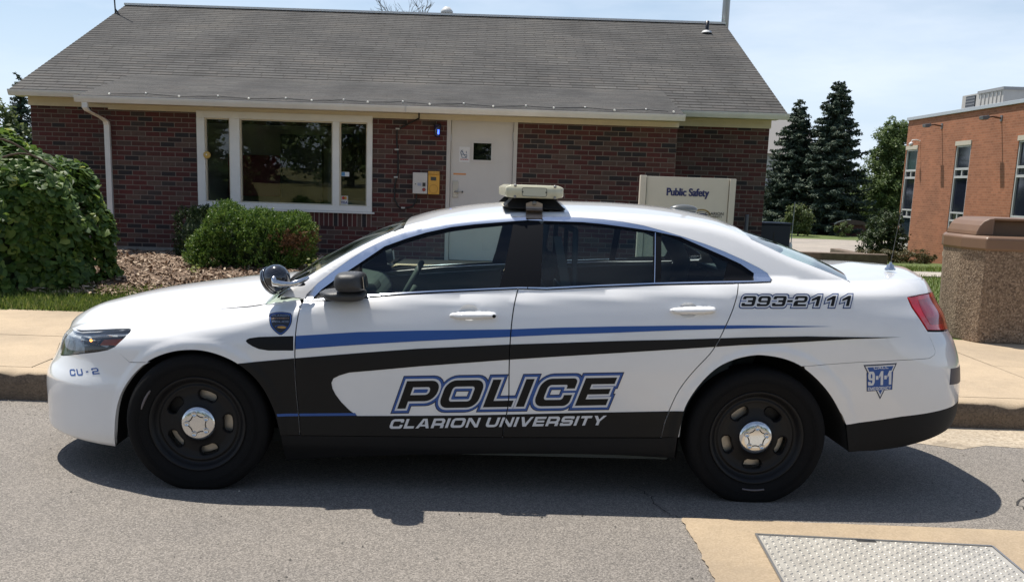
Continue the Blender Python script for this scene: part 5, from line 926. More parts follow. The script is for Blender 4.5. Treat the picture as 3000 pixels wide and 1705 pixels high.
def letters(G, clip, off=.0012, step=.02, bstep=.02):
    """one lifted mesh for a word, cut to the given panel"""
    ms = []
    outs = [p for g in G for p in g[0]]; holes = [p for g in G for p in g[1]]
    pts = np.vstack(outs); pad = .01
    box = [(pts[:, 0].min()-pad, pts[:, 1].min()-pad), (pts[:, 0].max()+pad, pts[:, 1].min()-pad), (pts[:, 0].max()+pad, pts[:, 1].max()+pad), (pts[:, 0].min()-pad, pts[:, 1].max()+pad)]
    return patch([box] + ([clip] if clip is not None else []), holes, step, None, off, 0, bstep, outs)
# ---------------------------------------------------------------- police car
car = thing('police_car', 'white police sedan with black and blue stripes parked along the kerb', 'police car', (-.0952, 6.1426, 0), R(1.676))
white = M('white_paint', (.82, .815, .805), .32, coat=1.0, var=.025, vscale=2.5)
black_vinyl = M('black_vinyl', (.0085, .008, .0078), .5, spec=.25, var=.15, vscale=5)
black_plastic = M('black_plastic', (.008, .008, .0085), .6, spec=.22, bump=.08, bscale=300)
trim_black = M('window_trim_black', (.005, .006, .009), .5, spec=.10)
blue_vinyl = M('blue_vinyl', (.020, .085, .31), .35)
navy_vinyl = M('navy_vinyl', (.008, .016, .05), .4)
pale_vinyl = M('pale_vinyl', (.66, .67, .69), .4)
chrome = M('chrome', (.66, .66, .66), .13, metal=1.0)
satin = M('bright_trim', (.74, .79, .88), .22, metal=1.0)
dark_int = M('interior_black', (.060, .074, .075), .75)
grey_int = M('interior_grey', (.17, .20, .20), .8)
rubber = M('tyre_rubber', (.008, .0075, .0075), .9, spec=.22, bump=.2, bscale=120)
steel_black = M('black_steel_wheel', (.0075, .007, .0075), .5, spec=.3)
rotor = M('brake_rotor', (.50, .45, .38), .42, metal=.65, var=.2, vscale=12)
glass_front = glass('tinted_glass', (.87, .97, .92))
glass_dark = glass('privacy_glass', (.62, .73, .73))
glass_screen = glass('windscreen_glass', (.50, .60, .52))
gap_mat = M('seam_black', (.006, .006, .006), .9)
S = {k: [tuple(p) for p in v] for k, v in TR.items()}
G_ = .0029
# --- outlines in side view
zbl = lambda x, b=.12: float(Te_low(x) - b*rad_l(x))
zbu = lambda x, b=.12: float(up_c(x) - crown_u(x) - b*rad_u(x))
arch_f = smooth_open(S['arch_f'], 2).tolist(); arch_r = smooth_open(S['arch_r'], 2).tolist()
sfd = smooth_open(S['seam_fd'], 2).tolist(); sdd = smooth_open(S['seam_dd'][2:], 2).tolist(); sdq = smooth_open(S['seam_dq'][1:], 2).tolist()
headlamp = [(-2.27,.737),(-2.132,.751),(-2.003,.773),(-1.89,.789),(-1.813,.798),(-1.799,.796),(-1.796,.788),(-1.819,.759),(-1.869,.711),(-1.907,.693),(-1.965,.677),(-2.087,.649),(-2.237,.61),(-2.275,.604),(-2.288,.615),(-2.286,.66),(-2.281,.70)]
taillamp = [(2.196,1.078),(2.292,1.086),(2.40,1.088),(2.47,1.084),(2.535,1.005),(2.585,.905),(2.5275,.892),(2.3103,.912),(2.2645,.970),(2.2191,1.029)]
tip_f = lambda zs: [(float(tipf(z))+1e-6, z) for z in zs]
tip_r = lambda zs: [(float(tipr(z))-1e-6, z) for z in zs]
hood_x0 = -2.30
# front bumper: nose line from the lip up to the bonnet edge, along the lamp, down the seam and the arch
nose_top = [(x, zbl(x)) for x in np.linspace(-2.386, -2.26, 12)]
bumper_f = tip_f(np.linspace(.19, .655, 30)) + nose_top + [(-2.26, .74), (-2.20, .70), (-1.90, .715), (-1.869, .711)] + S['seam_ff'][1:] + [p for p in arch_f[::-1] if p[0] < -1.70] + [(-2.0, .185), (-2.2, .188)]
fender = [(-2.26, .735)] + [(x, zbl(x)) for x in np.linspace(-2.26, -.93, 70)] + [(-.9245, .975)] + [(x, z) for x, z in sfd if z < .965] + [(-.911, .298), (-1.012, .295)] + [p for p in arch_f[::-1] if p[1] > .295 and p[0] > -1.70] + S['seam_ff'][::-1] + [(-1.869, .711)]
door_f = sfd[::-1] + [(-.911, .978)] + [(x, z-.004) for x, z in S['dlo_bot'][1:6]] + [(.176, 1.070)] + sdd + [(.1204, .3157)]
door_f = [p for p in door_f if not (p[0] < -.85 and p[1] > .978)]
door_r = [(.1204, .3157)] + sdd[::-1] + [(.182, 1.071)] + [(x, z-.004) for x, z in S['dlo_bot'][7:11]] + [(1.2955, 1.129)] + sdq[1:] + [(.9356, .336)]
qb = S['seam_qb'][::-1]
bumper_r = [(1.9225, .30)] + [(1.9116, .345), (1.904, .3785), (1.8936, .4266), (1.8657, .478)] + [p for p in arch_r[::-1] if p[0] > 1.64 and p[1] > .49 and p[0] < 1.86] + S['seam_qb'][:-1] + [(2.3112, .905), (2.5275, .886), (2.588, .899)] + tip_r(np.linspace(.885, .53, 20)) + tip_r([.50, .46, .42, .40]) + [(2.52, .355), (2.374, .3266), (2.2223, .3011), (2.0749, .288)]
dlo = S['dlo_top'] + S['dlo_bot'][::-1]
quarter = [(1.2955, 1.129)] + sdq[1:] + [(.9356, .336), (1.025, .34)] + [p for p in arch_r if p[1] > .34 and p[0] < 1.64] + S['seam_qb'][:-1] + [(2.3112, .912), (2.5275, .892), (2.588, .905)] + tip_r(np.linspace(.905, 1.09, 10)) + [(x, zbl(x)) for x in np.linspace(2.508, 1.905, 30)] + [(x, zbu(x)) for x in np.linspace(1.89, -1.0, 120)] + [(-1.03, .99), (-.93, .985), (-.905, .98)] + [tuple(p) for p in S['dlo_top'][1:-1]] + [(1.475, 1.152), (1.462, 1.139)]
black_low_r = [(1.8936, .4266), (1.9977, .4423), (2.1889, .4709), (2.40, .486), (2.54, .495), (2.64, .51)] + tip_r([.53, .48, .44, .40]) + [(2.52, .355), (2.374, .3266), (2.2223, .3011), (2.0749, .288), (1.9225, .28)]
P_fb, P_fe, P_df, P_dr, P_q, P_rb = bumper_f, fender, door_f, door_r, quarter, bumper_r

fe_in = inset(P_fe, G_); k_ = np.array([x > -2.25 and x < -.94 and z > zbl(x)-.006 for x, z in fe_in]); fe_in[k_, 1] = [zbl(x) for x in fe_in[k_, 0]]; fe_in[fe_in[:, 0] < -2.25, 0] -= .008
m = patch([inset(P_fb, 0)], [headlamp], warp='f', skirt=.02, step=.016); arr = join(m, far(*m)); front_bumper = arr_mesh('front_bumper', *arr[:2], white, car, arr[2])
fend, fend2 = piece('fender', patch([fe_in], [inset(headlamp, -.002), S['vent']], warp='f', step=.014), white, car)
cupf = [(S['cup_f'][0][0]+.052*math.cos(a), S['cup_f'][0][1]+.004+.038*math.sin(a)) for a in np.linspace(0, 2*math.pi, 25)[:-1]]
cupr = [(S['cup_r'][0][0]+.052*math.cos(a), S['cup_r'][0][1]+.000+.038*math.sin(a)) for a in np.linspace(0, 2*math.pi, 25)[:-1]]
dF, dF2 = piece('front_door', patch([inset(P_df, G_)], [cupf]), white, car)
dR, dR2 = piece('rear_door', patch([inset(P_dr, G_)], [cupr]), white, car)
q_in = inset(P_q, G_*.8); k_ = q_in[:, 0] > tipr(q_in[:, 1]) - .02; q_in[k_, 0] = tipr(q_in[k_, 1])
qp, qp2 = piece('quarter_panel', patch([q_in], [inset(dlo, -.002), inset(taillamp, -.003)], warp='r', step=.016), white, car)
m = patch([P_rb], [black_low_r, inset(taillamp, -.003)], warp='r', skirt=.02, step=.016); arr = join(m, far(*m)); rear_bumper = arr_mesh('rear_bumper', *arr[:2], white, car, arr[2])
m = patch([black_low_r], warp='r', skirt=.03); arr = join(m, far(*m)); arr_mesh('bumper_skirt', *arr[:2], black_plastic, rear_bumper, arr[2])
rk, rk2 = piece('rocker_panel', patch([inset(S['rocker'], .0015)], skirt=.10), black_plastic, car)
# upper skins
hx = np.concatenate([np.linspace(float(tipf(.655))+.002, -2.35, 5), np.linspace(-2.345, -2.2, 12), np.linspace(-2.18, -1.07, 50)])
h = topgrid(hx, 'low', b0=.40, drop=.0010); hood = arr_mesh('hood', *h[:2], white, car, h[2])
cw = topgrid(np.linspace(-1.072, -.86, 14), 'low', b0=.20, drop=.0006); 
for sg in (1, -1):
    kc = [f for f in cw[1] if all(cw[0][i][1]*sg > .66 for i in f)]; us = sorted({i for f in kc for i in f}); ix = {v: n for n, v in enumerate(us)}; arr_mesh('cowl_corner', cw[0][us], [tuple(ix[i] for i in f) for f in kc], white, car, cw[2][us])
h = topgrid(np.linspace(-.415, 1.392, 60), 'up', b0=.20, drop=.0008); roof = arr_mesh('roof', *h[:2], white, car, h[2])
h = topgrid(np.linspace(-.40, 1.37, 20), 'up', drop=.035, ylim=lambda x: .60); arr_mesh('headliner', *h[:2], grey_int, roof, h[2])
h = topgrid(np.linspace(1.90, 2.505, 30), 'low', b0=.20, drop=.0008); arr_mesh('trunk_lid', *h[:2], white, car, h[2])
h = topgrid(np.linspace(-1.16, -.421, 30), 'up', drop=.002); arr_mesh('windscreen', *h[:2], glass_screen, car, h[2])
h = topgrid(np.linspace(1.398, 2.09, 30), 'up', drop=.004); arr_mesh('rear_window', *h[:2], glass_dark, car, h[2])
h = topgrid(np.linspace(-1.065, -.99, 5), 'low', drop=.012, ylim=lambda x: .70); arr_mesh('cowl', *h[:2], black_plastic, car, h[2])
# dark shell just behind the seams, and the underbody
mb = MB(); mb.box((-2.1, -.62, .19), (1.85, .62, .26)); mb.box((-.97, -.86, .20), (.99, .86, .30)); mb.box((-1.9, -.58, .26), (-1.0, .58, .70)); mb.box((1.95, -.60, .44), (2.30, .60, .50)); mb.box((-2.24, -.48, .21), (-1.95, .48, .60)); mb.box((-2.09, -.68, .21), (-1.95, .68, .58)); mb.build('underbody', dark_int, car)
for a_ in (arch_f, arch_r):
    A_ = np.array([p for p in a_]); y0 = -F(A_[:, 0], A_[:, 1]) + .012; V = np.vstack([np.stack([A_[:, 0], y0, A_[:, 1]], 1), np.stack([A_[:, 0], np.full(len(A_), -.58), A_[:, 1]], 1)]); n = len(A_)
    V = np.vstack([V, [[A_[:, 0].mean(), -.58, .3]]]); fs = [(i, i+1, n+i+1, n+i) for i in range(n-1)] + [(n+i, n+i+1, 2*n) for i in range(n-1)]
    arr_mesh('wheel_arch_liner', V, fs, gap_mat, car); arr_mesh('wheel_arch_liner', V*np.array([1, -1, 1]), [f[::-1] for f in fs], gap_mat, car)
# inner dark skin behind the shut lines
inner = [(-2.0, .45), (-1.93, .60), (-1.80, .66), (-1.65, .72), (-1.45, .745), (-1.2, .70), (-1.0, .45), (-.98, .24), (.98, .28), (1.0, .5), (1.2, .74), (1.44, .80), (1.68, .73), (1.9, .45), (2.45, .45), (2.5, .9), (2.2, 1.02), (1.5, 1.08), (1.2, 1.08), (.2, 1.03), (-.6, .965), (-.90, .93), (-1.4, .85), (-2.1, .73)]
piece('inner_skin', patch([inner], off=-.014, skirt=0, step=.06, bstep=.08), gap_mat, car)

# --- side glass, pillars and bright trim
for o_, key, mt, par in ((None, 'glass_f', glass_front, dF), (None, 'glass_r', glass_dark, dR), (None, 'glass_q', glass_dark, dR)):
    m = patch([inset(S[key], -.004)], off=-.006, skirt=0); piece('side_window', m, mt, par)
gl = [inset(S[k], .004) for k in ('glass_f', 'glass_r', 'glass_q')]
inner_dlo = S['inner_top'] + [(1.379, 1.143)] + [(x, z+.006) for x, z in S['dlo_bot'][::-1] if -.85 < x < 1.37] + [(-.862, .981)]
m = patch([inset(inner_dlo, -.004)], gl, off=-.0035, skirt=.012); piece('window_frame', m, trim_black, car)
band = S['dlo_top'] + [(1.475, 1.150)] + S['dlo_bot'][::-1]
ms = []
for lo_, hi_ in ((-2, S['seam_dd'][0][0]-.002), (S['seam_dd'][0][0]+.002, 2)):
    box_ = [(lo_, .9), (hi_, .9), (hi_, 1.6), (lo_, 1.6)]
    ms.append(patch([band, box_], [inner_dlo], off=.003, skirt=.010, bstep=.02))
m = join(*ms); piece('window_moulding', m, satin, car)
arr_m = patch([inset(S['sail'], .002)], off=-.001, skirt=.004); piece('mirror_sail', arr_m, black_plastic, dF)
for zz in (S['seam_dd'],):
    pass
bar = [(S['glass_r'][4][0]+.004, S['glass_r'][4][1]), (S['glass_q'][0][0]-.004, S['glass_q'][0][1]), (S['glass_q'][-1][0]-.004, S['glass_q'][-1][1]), (S['glass_r'][5][0]+.004, S['glass_r'][5][1])]
bar = [(.882, 1.366), (.886, 1.366), (.872, 1.119), (.868, 1.119)]
piece('division_bar', patch([bar], off=-.001, skirt=.004), satin, dR)

# --- lamps
lens = glass('clear_lens', (.93, .95, .96)); hous = M('lamp_housing', (.55, .58, .60), .35, var=.6, vscale=10); amber = M('amber_reflector', (.55, .10, .025), .25, coat=.6)
red_lens = M('red_lamp_lens', (.62, .010, .014), .12, coat=1.0, var=.25, vscale=9); red_dark = M('red_lamp_dark', (.36, .006, .010), .15, coat=1.0)
def both(name, m, mat, parents):
    o = arr_mesh(name, m[0], m[1], mat, parents[0], m[2]); f_ = far(*m); return o, arr_mesh(name, f_[0], f_[1], mat, parents[1], f_[2])
hlp = both('headlight', patch([inset(headlamp, .003)], warp='f', off=-.001, skirt=.004), lens, (car, car))
both('lamp_housing', patch([inset(headlamp, .004)], warp='f', off=-.020, skirt=-.012), hous, hlp)
both('amber_reflector', patch([S['amber']], warp='f', off=-.012, skirt=.006), amber, hlp)
tl_ = np.array(S['turn']); tc_ = tl_.mean(0)
both('turn_signal', patch([S['turn']], [tc_+(tl_-tc_)*np.array([.80, .62])], warp='f', off=-.014, skirt=.012, step=.01), chrome, hlp)
proj = [(-2.205+.045*math.cos(a), .672+.042*math.sin(a)) for a in np.linspace(0, 2*math.pi, 25)[:-1]]
both('projector_ring', patch([proj], [[(-2.205+.03*math.cos(a), .672+.028*math.sin(a)) for a in np.linspace(0, 2*math.pi, 21)[:-1]]], warp='f', off=-.015, skirt=.01, step=.01), chrome, hlp)
both('brow_strip', patch([[(-2.14, .742), (-1.99, .765), (-1.83, .788), (-1.835, .778), (-1.99, .752), (-2.13, .728)]], warp='f', off=-.02, skirt=.005, step=.02), satin, hlp)
for sg, par in ((1, hlp[0]), (-1, hlp[1])):
    bx, bz = S['bulb'][0]; b_ = MB().ball((bx, -sg*(float(F(bx, bz))-.020), bz), .007, .004, .007); b_.build('bulb', emit('turn_bulb', (1, .35, .06), 4), par)
tlp = both('taillight', patch([inset(taillamp, .003)], warp='r', off=.004, skirt=.012, step=.02), red_lens, (car, car))
tin = [(2.262, 1.062), (2.40, 1.068), (2.447, 1.01), (2.49, .93), (2.33, .938), (2.285, 1.0)]
both('inner_lens', patch([tin], warp='r', off=.0055, skirt=.002, step=.02), red_dark, tlp)
refl = [(2.4875, .7046), (2.56, .6985), (2.63, .692), (2.675, .690), (2.688, .608), (2.63, .609), (2.56, .612), (2.4855, .6205)]
rf = patch([refl], warp='r', off=.002, skirt=.003); arr_mesh('reflector_strip', rf[0], rf[1], navy_vinyl, rear_bumper, rf[2])
# fender vent and black grille
piece('fender_vent', patch([inset(S['vent'], .001)], off=-.001, skirt=.01), black_plastic, fend)
def nose_x(y, z):
    lo_ = float(tipf(z)); hi_ = lo_+.6
    for _ in range(30):
        m_ = (lo_+hi_)/2
        if float(S_low(m_, z)) < abs(y): lo_ = m_
        else: hi_ = m_
    return lo_
mg = MB()
for z0, z1, w in ((.50, .63, .24), (.27, .38, .24)):
    ys = np.linspace(-w, w, 25)
    vs_ = [(nose_x(y, z)-.001, y, z) for y in ys for z in (z0, (z0+z1)/2, z1)]; mg.add(vs_, [(i*3+j, i*3+j+1, (i+1)*3+j+1, (i+1)*3+j) for i in range(24) for j in range(2)], True)
    for k in range(1, 4):
        z = z0 + (z1-z0)*k/4; mg.tube([(nose_x(y, z)-.001, y, z) for y in ys], .003, 6)
mg.build('grille', black_plastic, front_bumper)

hs_ = [(-1.345, zbl(-1.345)-.002), (-1.19, zbl(-1.19)-.004), (-1.10, zbl(-1.10)-.003), (-1.10, zbl(-1.10)+.001), (-1.19, zbl(-1.19)+.000), (-1.345, zbl(-1.345)-.001)]
piece('hood_seam', patch([hs_], off=.0006, skirt=0, step=.01, bstep=.01), gap_mat, fend, False)
# --- stripes, cut panel by panel
def stripe(name, poly, mat, panels, off=.0022):
    for pan, par in panels:
        m = patch([poly, pan], off=off, skirt=0, bstep=.014, step=.014)
        if m[1]: piece(name, m, mat, par[0], False); f_ = far(*m); arr_mesh(name, f_[0], f_[1], mat, par[1], f_[2])
I_ = lambda p: inset(p, G_)
pans = [(I_(P_df), (dF, dF2)), (I_(P_dr), (dR, dR2)), (inset(P_q, G_*.8), (qp, qp2))]
fpan = (I_(P_fe), (fend, fend2))
blk = [tuple(p) for p in S['black']]
stripe('blue_stripe', S['blue'], blue_vinyl, pans)
stripe('black_stripe', blk, black_vinyl, [fpan] + pans)
stripe('blue_line', S['thinblue'], blue_vinyl, [fpan, pans[0]], .0032)

# --- lettering (near side)
def word(name, G, mat, panels, off):
    for pan, par in panels:
        m = letters(G, pan, off)
        if m[1]: arr_mesh(name, m[0], m[1], mat, par, m[2])
dpan = [(I_(P_df), dF), (I_(P_dr), dR)]
pg = [.205, .25, .165, .295, .257, 0]; pw = {'E': 1.13}
p0, p1, p2, _ = S['police']
for off_, mt, lift in ((.185, navy_vinyl, .0014), (.155, blue_vinyl, .0019), (.075, pale_vinyl, .0024), (0, black_vinyl, .0029)):
    G, w = set_text('POLICE', off_, t=.30, h=.23, gaps=pg); word('police_lettering', lay_text(G, w, p0, p2, p1), mt, dpan, lift)
G, w = set_text('CLARION UNIVERSITY', .0, gap=.20, t=.29, h=.24); q0, q1, q2, _ = S['clarion']
word('university_lettering', lay_text(G, w, (q0[0]+.004, q0[1]), (q2[0]+.02, q2[1]), (q1[0]+.01, q1[1])), pale_vinyl, dpan, .0036)
r0_, r1_, r2_, _ = S['phone']
for off_, mt, lift in ((.24, navy_vinyl, .0012), (.19, blue_vinyl, .0016), (.14, pale_vinyl, .0020), (0, black_vinyl, .0024)):
    G, w = set_text('393-2111', off_, t=.32, h=.20, gaps=[.22, .25, .13, .16, .44, .72, .72, 0], widths={'1': .82, '3': 1.3, '9': 1.25, '2': 1.28, '-': .55}); word('phone_number', lay_text(G, w, r0_, r2_, (r1_[0]+.012, r1_[1])), mt, [(None, qp)], lift)
c0, c1, c2, _ = S['cu2']
G, w = set_text('CU-2', 0, t=.24, h=.20, gaps=[.28, .62, .62, 0], widths={'C': 1.1, 'U': 1.1, '2': 1.2, '-': .42}); G = lay_text(G, w, c0, c2, c1)
m = patch([[(-2.19, .5), (-1.93, .5), (-1.93, .62), (-2.19, .62)]], [p for g in G for p in g[1]], .04, None, .0012, 0, .05, [p for g in G for p in g[0]]); arr_mesh('unit_number', m[0], m[1], blue_vinyl, front_bumper, m[2])
# emergency call shield on the rear bumper
def flat(name, polys, exc, mat, par, lift): 
    b_ = np.vstack(polys); pad = .01; lo_, hi_ = b_.min(0)-pad, b_.max(0)+pad
    m = patch([[(lo_[0], lo_[1]), (hi_[0], lo_[1]), (hi_[0], hi_[1]), (lo_[0], hi_[1])]], exc, .012, None, lift, 0, .012, [np.array(p) for p in polys]); return arr_mesh(name, m[0], m[1], mat, par, m[2])
T0 = [(1.9467, .7414), (2.0555, .5638), (2.1249, .7541)]; T0 = T0 if np.cross(np.subtract(T0[1], T0[0]), np.subtract(T0[2], T0[0])) > 0 else T0[::-1]
SQ = [(1.967, .702), (1.9795, .6041), (2.1147, .6158), (2.109, .712)]
flat('call_shield', [T0, SQ], [], navy_vinyl, rear_bumper, .0012)
tc3 = np.mean(T0, 0); flat('call_shield', [tc3+(np.array(T0)-tc3)*.90], [], pale_vinyl, rear_bumper, .0017)
flat('call_shield', [tc3+(np.array(T0)-tc3)*.78, np.mean(SQ, 0)+(np.array(SQ)-np.mean(SQ, 0))*.95], [], blue_vinyl, rear_bumper, .0022)
for body, o_, e_, t_, kw in (('CALL', (2.003, .7205), (2.080, .726), (2.0005, .7345), dict(t=.26, h=.2)), ('9.1.1', (1.982, .635), (2.105, .643), (1.975, .708), dict(t=.36, h=.17, gaps=[.16, .10, .16, .10, 0], widths={'9': .95, '1': .58})), ('EMERGENCY', (1.984, .6095), (2.106, .6175), (1.983, .626), dict(t=.3, h=.2))):
    G, w = set_text(body, 0, **kw); m = letters(lay_text(G, w, o_, e_, t_), None, .0028); arr_mesh('call_shield', m[0], m[1], pale_vinyl, rear_bumper, m[2])
# crest on the front wing
cr = np.array(smooth_closed(S['crest'], 1)); cc_ = cr.mean(0); crest_dark = M('crest_black', (.012, .014, .022), .4); gold = M('gold_vinyl', (.50, .27, .06), .4); tan_v = M('tan_vinyl', (.34, .22, .15), .5); steelblue = M('steel_blue_vinyl', (.16, .20, .28), .5)
flat('crest', [cr], [], navy_vinyl, fend, .0012); flat('crest', [cc_+(cr-cc_)*.93], [], blue_vinyl, fend, .0016); flat('crest', [cc_+(cr-cc_)*.84], [], crest_dark, fend, .0020)
t_ = S['crest_tx']
for body, a, b, hgt, mt in (('CLARION', t_[0], t_[1], .0078, steelblue), ('UNIVERSITY', t_[2], t_[3], .0056, tan_v), ('POLICE', t_[4], t_[5], .0088, steelblue)):
    G, w = set_text(body, 0, t=.3, h=.22); m = letters(lay_text(G, w, a, b, (a[0], a[1]+hgt)), None, .0026); arr_mesh('crest', m[0], m[1], mt, fend, m[2])
cx_, cz_ = -1.006, .8495
flat('crest', [[(cx_+.022*math.cos(a)+.004*math.cos(2*a), cz_+.0055*math.sin(a)+.0014*math.sin(2*a)) for a in np.linspace(0, 2*math.pi, 25)[:-1]]], [], gold, fend, .0026)
flat('crest', [[(cx_+.030*math.cos(a), cz_+.002+.0095*math.sin(a)) for a in np.linspace(0, 2*math.pi, 25)[:-1]]], [[(cx_+.028*math.cos(a), cz_+.0005+.0085*math.sin(a)) for a in np.linspace(0, 2*math.pi, 25)[:-1]]], blue_vinyl, fend, .0024)

# --- door handles
for key, cup, pars in (('handle_f', cupf, (dF, dF2)), ('handle_r', cupr, (dR, dR2))):
    hp = smooth_closed(S[key], 3); c_ = hp.mean(0)
    m = patch([hp], off=.0, skirt=0, step=.012, bstep=.01); V, fs, N = m
    bnd = dens(hp, .004); d = np.min(np.hypot(V[:, None, 0]-bnd[None, :, 0], V[:, None, 2]-bnd[None, :, 1]), 1); rise = .036*np.sqrt(np.clip(1-(1-np.clip(d/.016, 0, 1))**2, 0, 1))
    V2 = V.copy(); V2[:, 1] -= .002 + rise
    for sg, par in ((1, pars[0]), (-1, pars[1])):
        o = arr_mesh('door_handle', V2*np.array([1, sg, 1]), fs if sg > 0 else [f[::-1] for f in fs], white, par)
    cv = np.array(cup); c0_ = cv.mean(0); rings = []
    for k in range(7):
        s_ = 1-k/6*.999; p = c0_+(cv-c0_)*(s_*1.03); y = -F(p[:, 0], p[:, 1]) + .016*(1-s_**2); rings.append(np.stack([p[:, 0], y, p[:, 1]], 1))
    V = np.vstack(rings); n = len(cv); fs = [(k*n+i, k*n+(i+1) % n, (k+1)*n+(i+1) % n, (k+1)*n+i) for k in range(6) for i in range(n)]
    for sg, par in ((1, pars[0]), (-1, pars[1])): arr_mesh('handle_cup', V*np.array([1, sg, 1]), fs if sg > 0 else [f[::-1] for f in fs], white, par)
kx, kz = .0575, .9405; MB().lathe([(.0, .0), (.007, .0), (.009, -.002)], Matrix.Translation((kx, -float(F(kx, kz))-.041, kz)) @ Matrix.Rotation(R(90), 4, 'X'), 16).build('key_lock', black_plastic, dF)

# --- mirrors
def loft(name, rings, mat, parent, cap=True):
    n = len(rings[0]); V = [p for r in rings for p in r]; fs = [(k*n+i, k*n+(i+1) % n, (k+1)*n+(i+1) % n, (k+1)*n+i) for k in range(len(rings)-1) for i in range(n)]
    if cap: fs += [tuple(range(n-1, -1, -1)), tuple(range((len(rings)-1)*n, len(rings)*n))]
    me = bpy.data.meshes.new(name); me.from_pydata([tuple(map(float, v)) for v in V], [], fs); b = bmesh.new(); b.from_mesh(me); bmesh.ops.recalc_face_normals(b, faces=b.faces); b.to_mesh(me); b.free()
    me.polygons.foreach_set('use_smooth', [True]*len(me.polygons)); me.materials.append(mat); o = bpy.data.objects.new(name, me); COL.objects.link(o); o.parent = parent
    return o
up_o = smooth_closed([(-.735, 1.090), (-.725, 1.125), (-.700, 1.140), (-.62, 1.142), (-.597, 1.130), (-.588, 1.090), (-.582, 1.048), (-.70, 1.044), (-.722, 1.052)], 2)
lo_o = smooth_closed([(-.83, 1.036), (-.70, 1.050), (-.582, 1.050), (-.585, 1.005), (-.66, .988), (-.77, .992), (-.80, 1.0)], 2)
mir_mat = M('mirror_plastic', (.035, .036, .038), .5, bump=.12, bscale=260)
for sg in (1, -1):
    c1 = up_o.mean(0); ring = lambda s_, y, pl_, dx=0: [(c1[0]+(p[0]-c1[0])*s_+dx, sg*y, c1[1]+(p[1]-c1[1])*s_) for p in pl_]
    rings = [ring(.86, -.885, up_o, .02), ring(.97, -.92, up_o, .01), ring(1.0, -.97, up_o), ring(.99, -1.02, up_o), ring(.92, -1.06, up_o), ring(.78, -1.085, up_o), ring(.4, -1.10, up_o)]
    mo = loft('mirror', rings, mir_mat, car)
    c1 = lo_o.mean(0); rings = [ring(.95, -.82, lo_o), ring(1.0, -.90, lo_o), ring(.95, -.95, lo_o, .005), ring(.86, -1.0, lo_o, .02), ring(.6, -1.03, lo_o, .03)]
    loft('mirror_foot', rings, mir_mat, mo)
    MB().prism([(-.5815, sg*-.93, 1.06), (-.5815, sg*-1.06, 1.062), (-.588, sg*-1.06, 1.125), (-.589, sg*-.93, 1.125)], (.002, 0, 0)).build('mirror_glass', chrome, mo)

